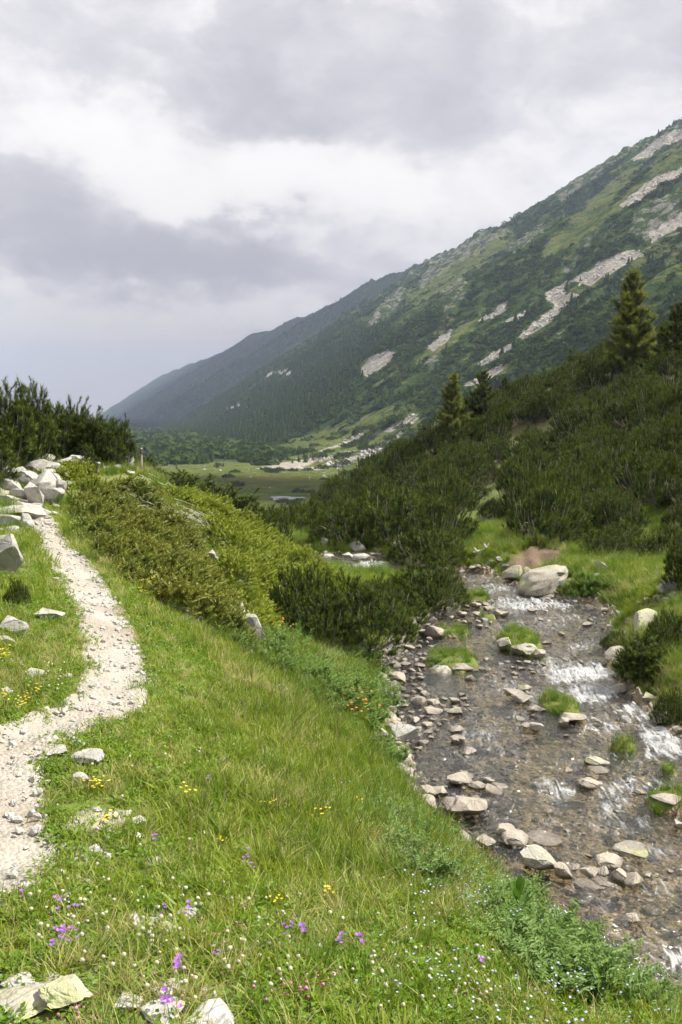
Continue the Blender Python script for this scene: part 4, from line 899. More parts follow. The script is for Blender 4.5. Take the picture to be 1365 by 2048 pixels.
def pine_px(px, py, wpx, hpx, label, group=None, kind=None, dy=.5, over=0.0, **k):
    q = hit(px, py); s = scale_at(q); R_ = wpx * s / 2; y = q[1] + R_ * dy
    loc = (q[0] * y / q[1], y, Hq(q[0] * y / q[1], y) - .05)
    KEEP_OFF.append((loc[0], loc[1], R_ * .8))
    return pine(loc, R_ * 1.05, R_ * 1.05, hpx * s * 1.0, label, group, kind, **k)
# nearest bushes, by the stream
pine_px(612, 1268, 160, 148, 'dwarf pine thicket at the foot of the juniper slope, left of the big bush', None, BUSH_D)
pine_px(712, 1312, 235, 168, 'big dark dwarf pine bush overhanging the gravel bar', None, BUSH_D)
pine_px(640, 1300, 150, 120, 'low dwarf pine spreading beneath the big bush towards the herbs', None, BUSH_D)
pine_px(770, 1262, 170, 105, 'dwarf pine behind the big bush on the stream side', None, BUSH_D)
pine_px(862, 1232, 150, 105, 'dwarf pine bush right at the edge of the stream above the islets', None, BUSH_D)
pine_px(815, 1205, 130, 58, 'dwarf pine behind the bush at the stream edge', None, BUSH_D)
pine_px(858, 1148, 165, 85, 'rounded dwarf pine bush past the stream beside the eroded bank', None, BUSH_D)
pine_px(1285, 1372, 96, 112, 'upright young dwarf pine beside the rapids', None, BUSH_T)
pine_px(1345, 1300, 110, 84, 'dwarf pine behind the young one at the rapids', None, BUSH_D)
pine_px(1232, 1296, 60, 36, 'tiny dwarf pine at the water edge above the rapids', None, BUSH_D)
pine_px(1345, 1440, 80, 70, 'low dwarf pine over the sharp edged boulder', None, BUSH_D)
pine_px(1368, 1185, 70, 130, 'dwarf pine at the right edge above the tilted slab', None, BUSH_T)
pine_px(985, 1040, 60, 44, 'small round dwarf pine alone in the grassy gully', None, BUSH_D)
# crest, by the boulder field
def pine_at(px, top, y, wpx, label, group=None, kind=None):
    p = P(px, top, y); z = float(Hq(p[0], y)); R_ = wpx * scale_at(p) / 2; KEEP_OFF.append((p[0], y, R_ * .8))
    return pine((p[0], y, z - .05), R_, R_, p[2] - z + .05, label, group, kind)
pine_at(5, 738, 21.5, 110, 'tall dwarf pine with thick upright tufts at the edge of the frame', None, BUSH_T)
pine_at(62, 738, 22.5, 84, 'tallest tufted dwarf pine beside the boulder field', None, BUSH_T)
pine_at(-20, 860, 19.5, 90, 'dark pine branch mass cut by the frame above the boulders', None, BUSH_T)
ROW = []
for a, b, yy, c_ in ((40, 780, 24, 90), (95, 790, 24.5, 80), (120, 792, 24, 80), (152, 792, 24.5, 76), (185, 812, 24, 76), (212, 822, 24.5, 70), (240, 832, 24.3, 60), (75, 800, 25.5, 90), (135, 810, 26, 90), (200, 835, 25.6, 80), (222, 850, 23.7, 50)):
    ROW.append((a, b, yy, c_))
for i, (a, b, yy, c_) in enumerate(sorted(ROW, reverse=True)):
    pine_at(a, b, yy, c_, 'dark dwarf pine on the crest, %s in the row counting from the marker post' % ('first second third fourth fifth sixth seventh eighth ninth tenth eleventh'.split()[i]), 'row of pines on the crest', BUSH_T)
pine_px(178, 950, 34, 68, 'thin young pine in front of the row on the crest', None, BUSH_T)
pine_px(36, 1210, 50, 62, 'tiny young pine beside the narrow path', None, BUSH_D)
pine_at(292, 905, 26.5, 60, 'low pine tips behind the marker post', None, BUSH_T)
for a, b, c_, d_, yy in ((400, 985, 70, 36, 26.5), (440, 995, 90, 40, 27.0), (360, 965, 60, 24, 27.5), (485, 1015, 60, 30, 26.5)):
    p = P(a, b, yy); later(pine((p[0], yy, Hq(p[0], yy)), 0.8, .8, max(.5, p[2] + .5 - Hq(p[0], yy)), 'dwarf pine tips showing over the crest of the juniper slope', 'pines over the crest', BUSH_T), a, b, 'pine tips over the crest', 'pine')
# thicket on the far bank and hillside
r = np.random.default_rng(5); cand = []
for yy in np.arange(25, 72, 1.95):
    for xx in np.arange(-8, 27, 2.1):
        x_, y_ = xx + r.uniform(-.75, .75), yy + r.uniform(-.7, .7); z_ = float(Hq(x_, y_)); px, py = project(x_, y_, z_ + .9)
        if not inside(HILL, np.array(px), np.array(py)) or river_d(np.array(x_), np.array(y_)) < 1.0: continue
        if px > 1440: continue
        cand.append((x_, y_, z_, px, py))
cand.sort(key=lambda q: q[1])
for i, (x_, y_, z_, px, py) in enumerate(cand):
    g = 1.0 + .55 * float(fbm(np.array(x_ * .15), np.array(y_ * .15), 2, 61))
    R_ = r.uniform(.95, 1.4) * g; h = r.uniform(1.1, 2.3) * g
    if y_ < 30: R_ *= .8; h *= .85
    on_hill = px > 660 and z_ > -5.4
    lb = 'hillside dwarf pine' if on_hill else 'dwarf pine past the bend'; gp = 'pines of the hillside thicket' if on_hill else 'pines beyond the stream bend'
    later(pine((x_, y_, z_ - .1), R_, R_, h, lb, gp, BUSH, tilt=(r.uniform(-.15, .15), r.uniform(-.2, .05))), px, py, lb, 'pine')
print('hill pines', len(cand))

# tall conifers standing out of the thicket
def conifer(seed, nb, leafmat, width=.33, plumes=PL, bare=.06):
    """unit tree: height 1"""
    r = np.random.default_rng(seed); D, S, T, br = [], [], [], []
    for k in range(nb):
        z = bare + (1 - bare) * (k + r.random()) / nb; ph = k * 2.4 + r.normal() * .4
        ln = width * (1 - z) ** .72 * r.uniform(.72, 1.15) * (1 - .35 * max(0, .22 - z) / .22) + .015
        el = .10 + .75 * z + r.normal() * .12
        dr = np.array([math.cos(ph) * math.cos(el), math.sin(ph) * math.cos(el), math.sin(el)])
        tt = np.linspace(0, 1, 4); pts = np.array([0, 0, z])[None] + dr[None] * (ln * tt)[:, None]; pts[:, 2] += .25 * ln * tt ** 2
        br.append(tube(pts, .006 * (1 - .75 * tt), 3))
        m = max(6, int(30 * ln / width * .8))
        u = r.random(m) ** .7; b = pts[0][None] + (pts[-1] - pts[0])[None] * u[:, None]
        b[:, 2] += -.1 * ln * u * (1 - u); sidev = np.cross(dr, [0, 0, 1]); 
        b += sidev[None] * (r.normal(size=m) * .16 * ln * (1.1 - u))[:, None]
        dd = dr[None] * .8 + sidev[None] * (r.normal(size=m) * .45)[:, None] + np.array([[0, 0, .55]]) + r.normal(size=(m, 3)) * .12
        D.append(dd); T.append(b); S.append(r.uniform(.07, .11, m) * (1.15 - .3 * z))
    D.append(np.array([[0, 0, 1.]] * 4) + r.normal(size=(4, 3)) * .15); T.append(np.array([[0, 0, .95]] * 4)); S.append(np.full(4, .07))
    D, T, S = np.concatenate(D), np.concatenate(T), np.concatenate(S); n = len(S)
    Vf, Ff, Af = tile(plumes, r.integers(0, len(plumes), n), rot_to(D, r.uniform(0, 6.28, n)), S, T)
    tr = tube(np.stack([np.linspace(0, .006, 8), np.linspace(0, -.004, 8), np.linspace(-.03, .97, 8)], 1), np.linspace(.022, .003, 8), 7)
    Vb, Fb = join(br)
    return (make_mesh('crown', Vf, Ff, False, {'tip': Af}, [M[leafmat]]), make_mesh('trunk', *tr, True, None, [M['bark_dark']]), make_mesh('limbs', Vb, Fb, True, None, [M['bark_dark']]))
def tree_px(px, py, y, hpx, meshes, label, name='pine_tree', squash=1.0):
    p = P(px, py, y); z = float(Hq(p[0], y)); top = P(px, py - hpx, y)[2]
    e_ = link(name, None, None, label, 'tree', None, None, (p[0], y, z - .1), (0, 0, random.uniform(0, 6)), ((top - z) * squash, (top - z) * squash, top - z + .1))
    e_.empty_display_size = .1
    for nm, me in zip(('crown', 'trunk', 'limbs'), meshes): link(nm, me, e_)
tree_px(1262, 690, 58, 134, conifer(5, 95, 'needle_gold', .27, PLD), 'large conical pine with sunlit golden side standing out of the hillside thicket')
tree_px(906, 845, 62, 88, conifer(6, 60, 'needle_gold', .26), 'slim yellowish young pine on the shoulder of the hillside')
tree_px(966, 812, 63, 62, conifer(7, 60, 'needle', .36), 'short dark conical pine beside the slim yellowish one')
tree_px(1358, 655, 56, 40, conifer(8, 70, 'needle', .42), 'dark pine at the right edge of the hillside skyline')
tree_px(1010, 790, 64, 30, conifer(9, 50, 'needle', .42), 'stubby dark pine tip on the hillside skyline')

# ------------------------------------------------------------------ junipers hugging the knoll
def spray(seed, n=15):
    r = np.random.default_rng(seed); V, A = [], []
    for k in range(n):
        h = (k + .5) / n; s = 1 if k % 2 else -1; L = .34 * (1 - .55 * h) * r.uniform(.8, 1.2)
        b = np.array([0, 0, h * .85]); d = np.array([s * .75 + r.normal() * .15, r.normal() * .35 + .15, .7]); d /= np.linalg.norm(d)
        sd = np.array([0.0, .035, 0.02]) + r.normal(size=3) * .01
        sd = np.array([.02 * r.normal(), .05, -.03]); V += [b - sd, b + sd, b + d * L]; A += [h * .4, h * .4, min(1, .3 + h * .7)]
    return np.array(V), np.arange(3 * n).reshape(-1, 3), np.array(A)
SPR = [spray(5 + i) for i in range(5)]
JUN1 = [(140, 1000), (165, 965), (230, 950), (300, 955), (325, 990), (385, 1055), (425, 1130), (475, 1205), (505, 1265), (455, 1262), (400, 1228), (330, 1185), (260, 1142), (205, 1095), (150, 1050)]
JUN2 = [(312, 955), (400, 980), (500, 1030), (590, 1088), (655, 1132), (690, 1175), (600, 1190), (545, 1230), (535, 1300), (500, 1240), (455, 1160), (430, 1085), (390, 1030), (345, 985)]
JUN3 = [(75, 940), (85, 925), (170, 925), (195, 945)]
def juniper(poly, y0, y1, n, mat, hgt, label, seed, xr):
    r = np.random.default_rng(seed); x = r.uniform(*xr, n * 40); y = r.uniform(y0, y1, n * 40); g = Hq(x, y); px, py = project(x, y, g + hgt * .5)
    sd = sdist(poly, px + 26 * fbm(x * 1.5, y * 1.5, 3, 7), py + 18 * fbm(x * 1.5, y * 1.5, 2, 8)); k = sd < 0
    x, y, g, sd = x[k][:n], y[k][:n], g[k][:n], sd[k][:n]; n = len(x)
    lump = .55 + 1.1 * fbm(x * .8, y * .8, 3, seed) + .35 * fbm(x * 3.5, y * 3.5, 2, seed + 1)
    hh = hgt * np.clip(lump, .12, 1.4) * sstep(0, -22, sd) ** .6
    z = g + hh * (1 - .4 * r.random(n) ** 2)
    e1 = .05; gx = (Hq(x + .3, y) - Hq(x - .3, y)) / .6; gy = (Hq(x, y + .3) - Hq(x, y - .3)) / .6
    d = np.stack([-gx * .9, -gy * .9, np.full(n, .55)], 1) + r.normal(size=(n, 3)) * np.array([[.5, .5, .2]])
    V, Fc, A = tile(SPR, r.integers(0, 5, n), rot_to(d, r.uniform(-.6, .6, n)), r.uniform(.16, .28, n), np.stack([x, y, z - .05], 1))
    e_ = link('juniper', None, None, label, 'shrub', None, None, (0, 0, 0)); c_ = np.array([x.mean(), y.mean(), g.mean()])
    e_.location = c_
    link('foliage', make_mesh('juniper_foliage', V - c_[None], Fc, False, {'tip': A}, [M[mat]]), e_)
    st_ = []
    for k in range(30):
        i = r.integers(n); p0 = np.array([x[i], y[i], g[i] + .03]) - c_; dv = np.array([-gx[i], -gy[i], 0]); dv /= np.linalg.norm(dv) + .01; dv += r.normal(size=3) * np.array([.5, .5, 0])
        L_ = r.uniform(.25, .5); p1 = p0 + dv * L_ * .5; p2 = p0 + dv * L_; p1[2] = Hq(p1[0] + c_[0], p1[1] + c_[1]) - c_[2] + hh[i] * .5; p2[2] = Hq(p2[0] + c_[0], p2[1] + c_[1]) - c_[2] + hh[i] * .7
        st_.append(tube(np.stack([p0, p1, p2]), [.016, .012, .005], 4))
    link('branches', make_mesh('juniper_branches', *join(st_), True, None, [M['bark']]), e_)
    return e_
juniper(JUN1, 11, 27, 9500, 'juniper_brown', .5, 'bronze green juniper mat spilling from the crest down to the path edge', 11, (-9, 1))
juniper(JUN2, 13, 27, 9500, 'juniper', .5, 'bright green juniper mat running along the crest down to the stream bushes', 12, (-7, 2))
juniper(JUN3, 20, 26, 2200, 'juniper', .62, 'rounded juniper mound between the boulder field and the crest pines', 13, (-9, -4))
# dead branches lying in the bronze juniper
def dead(px, py, n, L_, label, seed, dirx):
    r = np.random.default_rng(seed); q = hit(px, py); c_ = q + np.array([0, 0, .22]); parts = []
    for k in range(n):
        p0 = r.normal(size=3) * np.array([.30, .55, .04]); dv = np.array([dirx + r.normal() * .35, -.55 + r.normal() * .45, .12 + r.normal() * .2]); dv /= np.linalg.norm(dv); ln = L_ * r.uniform(.5, 1.1)
        w1 = r.normal(size=(5, 3)) * .045; tt = np.linspace(0, 1, 5); pts = p0[None] + dv[None] * (ln * tt)[:, None] + w1; pts[:, 2] = Hq(pts[:, 0] + c_[0], pts[:, 1] + c_[1]) - c_[2] + .26 + .10 * tt + .05 * r.normal(size=5) * tt
        parts.append(tube(pts, .0065 * (1 - .75 * tt), 4))
    e_ = link('dead_juniper_branches', make_mesh('dead_branches', *join(parts), True, None, [M['deadwood']]), None, label, 'branch', None, None, c_)
dead(268, 990, 34, .55, 'bleached grey dead branches at the top of the bronze juniper', 3, .35)
dead(372, 1052, 34, .55, 'bleached grey dead branches lower down where the two junipers meet', 4, .55)

# ------------------------------------------------------------------ trail marker post
q = hit(283, 946); s = scale_at(q)
e_ = link('trail_marker_post', None, None, 'thin weathered wooden marker post with dark tapered cap on the crest', 'post', None, None, (q[0], q[1], q[2]), (0, math.radians(2), 0))
ph = 38 * s; v, f = tube([(0, 0, -.1), (0.004, 0, ph * .5), (0, 0, ph)], [.030, .028, .026], 9); link('pole', make_mesh('pole', v, f, True, None, [M['postwood']]), e_)
v, f = tube([(0, 0, ph), (0, 0, ph + 1.2 * s), (0, 0, ph + 7 * s), (0, 0, ph + 10 * s)], [.034, .055, .022, .012], 9); link('cap', make_mesh('cap', v, f, False, None, [M['capdark']]), e_)
v, f = tube([(0, 0, ph + 9.6 * s), (0, 0, ph + 12 * s)], [.022, .018], 9); link('tip', make_mesh('tip', v, f, False, None, [M['capwhite']]), e_)
# driftwood
def wood(px, py, pts, rad, label, mat='deadwood', name='driftwood'):
    q = hit(px, py); s = scale_at(q); parts = []
    for pl in pts:
        a = np.array(pl, float) * s; n = len(a); parts.append(tube(np.stack([a[:, 0], a[:, 2] if a.shape[1] > 2 else a[:, 0] * .2, a[:, 1]], 1), np.linspace(rad * s, rad * s * .35, n), 6))
    link(name, make_mesh(name, *join(parts), True, None, [M[mat]]), None, label, 'driftwood', None, None, (q[0], q[1] + .1, q[2] + .05))
wood(965, 1112, [[(-18, 2), (-8, 4), (4, 8), (12, 14), (14, 20)], [(-10, 2), (-14, 8), (-16, 12)], [(0, 6), (-6, -2), (-16, -3)], [(8, 11), (4, 18), (6, 22)]], 3.0, 'bleached forked driftwood log on the grass of the far bank')
wood(966, 1150, [[(0, 0), (-2, 10), (0, 18)], [(0, 4), (-12, 2), (-18, -2)], [(0, 4), (10, 6), (16, 0)], [(0, 8), (8, 14), (12, 18)], [(0, 6), (-8, 12), (-12, 12)]], 4.0, 'reddish uprooted stump at the water edge under the eroded bank', 'bark_dark', 'tree_stump')

# ------------------------------------------------------------------ cover of the far slopes
def clump(seed, n=46):
    r = np.random.default_rng(seed); d = r.normal(size=(n, 3)); d[:, 2] = np.abs(d[:, 2]); d /= np.linalg.norm(d, axis=1, keepdims=True)
    c_ = d * r.uniform(.65, 1.0, n)[:, None]; t1 = np.cross(d, r.normal(size=(n, 3))); t1 /= np.linalg.norm(t1, axis=1, keepdims=True); t2 = np.cross(d, t1) + d * .6
    s = r.uniform(.22, .42, n)[:, None]; V = np.stack([c_ - t1 * s, c_ + t1 * s, c_ + t2 * s * 1.3], 1).reshape(-1, 3)
    return V, np.arange(3 * n).reshape(-1, 3), np.repeat(r.random(n) * .6, 3)
def spire(seed, tiers=7, k=7):
    r = np.random.default_rng(seed); V, Fc, A = [], [], []
    for i in range(tiers):
        z0 = .08 + .85 * i / tiers; R_ = .20 * (1 - i / tiers) ** .85 + .02; top = z0 + .30 * (1 - i / tiers * .5)
        for j in range(k):
            a = 6.283 * (j + r.random() * .6) / k; b = a + 6.283 / k * .8; rr = R_ * r.uniform(.7, 1.25); n = len(V)
            V += [(rr * math.cos(a), rr * math.sin(a), z0 - .03), (rr * math.cos(b), rr * math.sin(b), z0 + .02 * r.normal()), (0, 0, min(top, 1.0))]; Fc.append([n, n + 1, n + 2]); A += [r.random() * .5] * 3
    return np.array(V), np.array(Fc), np.array(A)
mats_p = [proto('mat_shape', *clump(3 + i), M['needle_far']) for i in range(4)]
spire_p = [proto('spire_shape', *spire(3 + i), M['needle_far']) for i in range(4)]
def slope_points(n, s0, s1, t0, t1):
    s = s0 * (s1 / s0) ** rng.random(n); t_ = t0 + (t1 - t0) * rng.random(n); z, cr_ = mountain_z(s, t_); x, y = st(s, t_); return s, t_, x, y, z, cr_
s, t_, x, y, z, cr_ = slope_points(110000, 170, 2300, 112, 730); sc, ro, gr = masks(x, y, z)
den = .42 + 1.5 * fbm(s / 22, t_ / 60, 3, 151) - .6 * gr - .4 * (cr_ > .5); k = (~sc) & (~ro) & (rng.random(len(x)) < den)
px, py = project(x, y, z); k &= (px > 150) & (px < 1500)
for dx_, dz_ in ((3.5, 2.0), (-3.5, -2.0)): k &= ~masks(x + dx_, y, z + dz_)[0]
x, y, z, s = x[k], y[k], z[k], s[k]; n = len(x); sz = rng.uniform(1.2, 2.5, n) * (1 + s / 2500)
scatter('slope_dwarf_pine_cover', mats_p, np.stack([x, y, z - .3], 1), rnd_rot(n), np.stack([sz * 1.3, sz * 1.3, sz * .55], 1), 'dense dark mats of dwarf pine covering the mountain side', 'scrub')
FOREST = [(250, 900), (330, 800), (450, 770), (560, 720), (700, 640), (760, 640), (800, 690), (720, 770), (640, 830), (560, 880), (440, 925), (300, 945)]
s, t_, x, y, z, cr_ = slope_points(80000, 420, 6500, 108, 760); px, py = project(x, y, z); sc, ro, gr = masks(x, y, z)
den = np.where(inside(FOREST, px, py), .9, .05 + .35 * sstep(1500, 2500, s)) * (.6 + fbm(x / 60, y / 60, 2, 153)); k = (rng.random(len(x)) < den) & (~sc) & (~ro) & (px > 120) & (px < 1400) & (gr == 0)
x, y, z, s = x[k], y[k], z[k], s[k]; n = len(x); hh = rng.uniform(4, 9, n) * (1 + .3 * sstep(1500, 4000, s))
scatter('slope_forest', spire_p, np.stack([x, y, z - .3], 1), rnd_rot(n) * np.array([[.05, .05, 1]]), np.stack([hh * 1.1, hh * 1.1, hh], 1), 'spruce forest darkening the far mountain side', 'forest')
print('cover', n)
# forest on the floor further down the valley
s = 395 * (5000 / 395) ** rng.random(22000); t_ = rng.uniform(-500, 112, 22000); x, y = st(s, t_); z = floor_z(s, t_); px, py = project(x, y, z)
k = (px > -50) & (px < 1000) & ((s > 470) | (rng.random(len(s)) < (s - 395) / 160)); x, y, z = x[k], y[k], z[k]; n = len(x); hh = rng.uniform(2.5, 8, n) * np.clip(np.hypot(x, y) / 700, .45, 1)
scatter('valley_forest', spire_p + mats_p[:2], np.stack([x, y, z - .3], 1), rnd_rot(n) * np.array([[.05, .05, 1]]), np.stack([hh * 1.3, hh * 1.3, hh * .9], 1), 'spruce forest filling the valley beyond the meadow', 'forest')
# single pines on the sunlit meadow
MEADOW = [(430, 950), (470, 922), (560, 888), (650, 862), (720, 835), (830, 815), (820, 870), (760, 905), (720, 940), (690, 965), (650, 1000), (590, 1012), (480, 990)]
r = np.random.default_rng(17); spots = [(585, 942), (617, 941), (645, 938), (668, 936), (690, 930), (600, 985), (622, 985), (645, 990), (565, 1005), (600, 1003), (475, 972), (640, 915), (620, 905), (600, 908), (580, 905), (700, 895), (720, 890), (740, 880), (685, 915), (660, 905), (740, 925), (700, 950), (715, 945), (560, 942), (545, 945), (530, 940), (630, 893), (665, 880), (690, 868), (720, 862), (745, 860), (770, 850), (795, 842), (810, 858), (780, 880), (760, 895), (735, 900), (500, 925), (520, 915), (470, 945), (455, 955), (585, 1010), (650, 960), (672, 975), (690, 985)]
for a, b in spots:
    a += r.uniform(-3, 3); p = far_hit(a, b)
    if p is None: continue
    d = p[1]; R_ = r.uniform(8, 15) * d / F * (1.15 if b < 930 else .9)
    later(pine((p[0], p[1], p[2] - .2), R_ * 1.25, R_ * 1.1, R_ * r.uniform(.75, 1.0), 'round dwarf pine dotting the valley meadow', 'pines dotted on the valley meadow', BUSH_F), a, b, 'round pine dotting the valley meadow', 'meadow')
# loose boulders in the meadow and the scree
s, t_, x, y, z, cr_ = slope_points(90000, 200, 1700, 106, 700); sc, ro, gr = masks(x, y, z); k = sc & (rng.random(len(x)) < .6); x, y, z, s = x[k], y[k], z[k], s[k]
x2 = rng.uniform(-60, 60, 50); y2 = rng.uniform(240, 420, 50); s2 = x2 * UX + y2 * UY; t2 = x2 * VX + y2 * VY; z2 = floor_z(s2, t2); k = (t2 < 104); x = np.r_[x, x2[k]]; y = np.r_[y, y2[k]]; z = np.r_[z, z2[k]]
n = len(x); sz = .5 + 1.5 * rng.random(n) ** 3
scatter('scree_boulders', pebw, np.stack([x, y, z], 1), rnd_rot(n), np.stack([sz * 1.3, sz, sz * .9], 1), 'loose pale boulders of the scree runs and the valley meadow', 'scree')
# ------------------------------------------------------------------ grass, herbs, flowers
def tuft(seed, n, h, spread, lean, wd, seg=3, var=.35):
    r = np.random.default_rng(seed); V, Fc, A = [], [], []
    for k in range(n):
        a = r.uniform(0, 6.283); b = np.array([r.normal() * spread * .5, r.normal() * spread * .5, 0]); H_ = h * r.uniform(1 - var, 1 + var); ln = lean * r.uniform(.3, 1.3)
        d = np.array([math.cos(a), math.sin(a), 0]); sd = np.array([-math.sin(a + r.normal() * .6), math.cos(a + r.normal() * .6), 0]) * wd * r.uniform(.7, 1.3) / 2
        n0 = len(V)
        for i in range(seg + 1):
            u = i / seg; p = b + d * (ln * H_ * u ** 1.8) + np.array([0, 0, H_ * u * (1 - .22 * ln * u)]); ww = 1 - u ** 1.6
            if i < seg: V += [p - sd * ww, p + sd * ww]; A += [u * .6] * 2
            else: V.append(p); A.append(.75)
        for i in range(seg - 1): q = n0 + 2 * i; Fc += [[q, q + 1, q + 3], [q, q + 3, q + 2]]
        q = n0 + 2 * (seg - 1); Fc.append([q, q + 1, q + 2])
    return np.array(V), np.array(Fc), np.array(A)
def stalk(seed, n, h):
    r = np.random.default_rng(seed); V, Fc, A = [], [], []
    for k in range(n):
        b = np.array([r.normal() * .04, r.normal() * .04, 0]); t_ = b + np.array([r.normal() * .07, r.normal() * .07, h * r.uniform(.7, 1.2)]); a = r.uniform(0, 3.14); sd = np.array([math.cos(a), math.sin(a), 0])
        m_ = b + (t_ - b) * .8; n0 = len(V)
        V += [b - sd * .0012, b + sd * .0012, t_, m_ - sd * .0024, m_ + sd * .0024, t_ + (t_ - b) * .04, m_ - (t_ - b) * .03]; A += [0] * 7; Fc += [[n0, n0 + 1, n0 + 2], [n0 + 3, n0 + 4, n0 + 5], [n0 + 3, n0 + 6, n0 + 4]]
    return np.array(V), np.array(Fc), np.array(A)
def leaflets(seed, n, R_, h, size):
    """low rosette of small oval leaves (clover, herbs)"""
    r = np.random.default_rng(seed); V, Fc, A = [], [], []
    for k in range(n):
        a = r.uniform(0, 6.283); rr = R_ * math.sqrt(r.random()); c_ = np.array([rr * math.cos(a), rr * math.sin(a), h * r.uniform(.4, 1.0)]); s = size * r.uniform(.7, 1.3)
        nrm_ = np.array([r.normal() * .4, r.normal() * .4, 1]); nrm_ /= np.linalg.norm(nrm_); t1 = np.cross(nrm_, [math.cos(a), math.sin(a), .1]); t1 /= np.linalg.norm(t1); t2 = np.cross(nrm_, t1); n0 = len(V)
        V += [c_ - t2 * s, c_ + t1 * s * .55 + nrm_ * s * .12, c_ + t2 * s, c_ - t1 * s * .55 + nrm_ * s * .12]; A += [.1, .4, .6, .4]; Fc += [[n0, n0 + 1, n0 + 2], [n0, n0 + 2, n0 + 3]]
    return np.array(V), np.array(Fc), np.array(A)
def P_(nm, arr, mat): return proto(nm, *arr, M[mat])
GR_S = [P_('short_tuft_shape', tuft(i, 20, .048, .075, .8, .0062, 2), 'grass') for i in range(5)]
GR_M = [P_('mid_tuft_shape', tuft(20 + i, 22, .095, .08, .75, .0068, 3), 'grass') for i in range(5)]
GR_L = [P_('long_tuft_shape', tuft(40 + i, 30, .19, .08, .75, .0058, 3), 'grass_long') for i in range(4)]
GR_D = [P_('dry_tuft_shape', tuft(60 + i, 20, .125, .07, .95, .0045, 3), 'grass_dry') for i in range(3)]
GR_C = [P_('clover_shape', leaflets(80 + i, 30, .07, .035, .011), 'clover') for i in range(4)]
GR_H = [P_('seed_head_shape', stalk(90 + i, 3, .27), 'seed') for i in range(4)]
RK = np.array(ROCKS); KO = np.array(KEEP_OFF)
def allowed(x, y, path_edge=0.02):
    rd = river_d(x, y); ok = ((rd > 0.04) | (isle(x, y) > .62)) & (path_d(x, y) > path_edge)
    px, py = project(x, y, Hq(x, y))
    ok &= (px > -260) & (px < 1640) & (py < 2500)
    ok &= ~(inside(JUN1, px, py) & (y > 12)) & ~(inside(JUN2, px, py) & (y > 13)) & ~(inside(SCAR, x, y))
    bf = inside([(-50, 900), (250, 915), (130, 1000), (110, 1050), (-50, 1080)], px, py); ok &= ~(bf & (rng.random(x.shape) < .8))
    for a, b, c_, d_ in ((205, 1640, 72, 22), (180, 1700, 44, 20), (300, 1845, 44, 24)): ok &= ~((np.hypot((px - a) / c_, (py - b) / d_) < 1) & (rng.random(x.shape) < .65))
    for cx_, cy_, a, b in RK[(RK[:, 2] > .06)]:
        m_ = (np.abs(x - cx_) < a) & (np.abs(y - cy_) < b); ok &= ~(m_ & (((x - cx_) / a) ** 2 + ((y - cy_) / b) ** 2 < .95))
    return ok, px, py
def field_pts(n_per, y0, y1):
    """points spread over the view with an even number per square metre"""
    n = int(n_per * (y1 - y0) * (.5 * (y0 + y1) * .95 + 1.5)); y = rng.uniform(y0, y1, n * 2); x = rng.uniform(-1, 1, n * 2) * (y1 * .475 + .75)
    k = np.abs(x) < y * .475 + .75; x, y = x[k][:n], y[k][:n]; ok, px, py = allowed(x, y); return x[ok], y[ok], px[ok], py[ok]
def put(name, protos, X, Y, S, label, cat='grass', lean=.18, dz=0.0):
    n = len(X); rot = np.stack([rng.normal(size=n) * lean, rng.normal(size=n) * lean, rng.uniform(0, 6.283, n)], 1)
    return scatter(name, protos, np.stack([X, Y, Hq(X, Y) - .008 + dz], 1), rot, S, label, cat)
X, Y, PX_, PY_ = [], [], [], []
for den, a, b in ((620, 1.8, 4), (520, 4, 6.5), (360, 6.5, 10), (210, 10, 16), (130, 16, 33)):
    q = field_pts(den, a, b); X.append(q[0]); Y.append(q[1]); PX_.append(q[2]); PY_.append(q[3])
X, Y, PX_, PY_ = map(np.concatenate, (X, Y, PX_, PY_)); n = len(X)
far = 1 + .03 * np.maximum(Y - 6, 0)
wet_side = sstep(3.0, 0.3, river_d(X, Y)); n1 = fbm(X * .8, Y * .8, 3, 201); n2 = fbm(X * 1.6 + 9, Y * 1.6, 3, 202); pdist = path_d(X, Y)
short = sstep(1.9, .2, pdist + .8 * n1) * sstep(16, 9, Y); short = np.maximum(short, sstep(760, 300, PX_) * sstep(1600, 1850, PY_))
short = np.maximum(short, .95 * sstep(1690, 1880, PY_))
u = rng.random(n)
pl = .10 - .06 * short + .55 * sstep(.05, .45, n2) * (1 - short); pd_ = .10 + .50 * sstep(.02, .42, fbm(X * 1.1, Y * .5, 3, 205)) * (1 - .4 * short)
pc = .32 * short + .2
pl = np.where(river_d(X, Y) < 0.1, 0.5, pl); isL = u < pl; isD = (~isL) & (u < pl + pd_); isC = (~isL) & (~isD) & (rng.random(n) < pc); rest = ~(isL | isD | isC); isS = rest & (rng.random(n) < short); isM = rest & ~isS
sv = rng.uniform(.75, 1.25, n) * far * np.where(river_d(X, Y) < 0.1, .6, 1.0)
put('short_grass', GR_S, X[isS], Y[isS], sv[isS], 'short bright turf along the path and among the flowers')
put('meadow_grass', GR_M, X[isM], Y[isM], sv[isM] * 1.0, 'soft green meadow grass covering the banks')
put('long_grass', GR_L, X[isL], Y[isL], sv[isL] * (1 - .45 * short[isL]) * .95, 'long dark green grass in drifts on the bank')
put('dry_grass', GR_D, X[isD], Y[isD], sv[isD] * (1 - .35 * short[isD]), 'pale dry grass blades among the green', lean=.3)
put('clover_leaves', GR_C, X[isC], Y[isC], sv[isC], 'low clover leaves between the grass', 'ground cover')
k = (rng.random(n) < .035) & (PY_ > 1250) & (short < .8); put('grass_stalks', GR_H, X[k], Y[k], sv[k], 'thin brown grass stalks with seed heads above the meadow', lean=.1)
print('tufts', n)

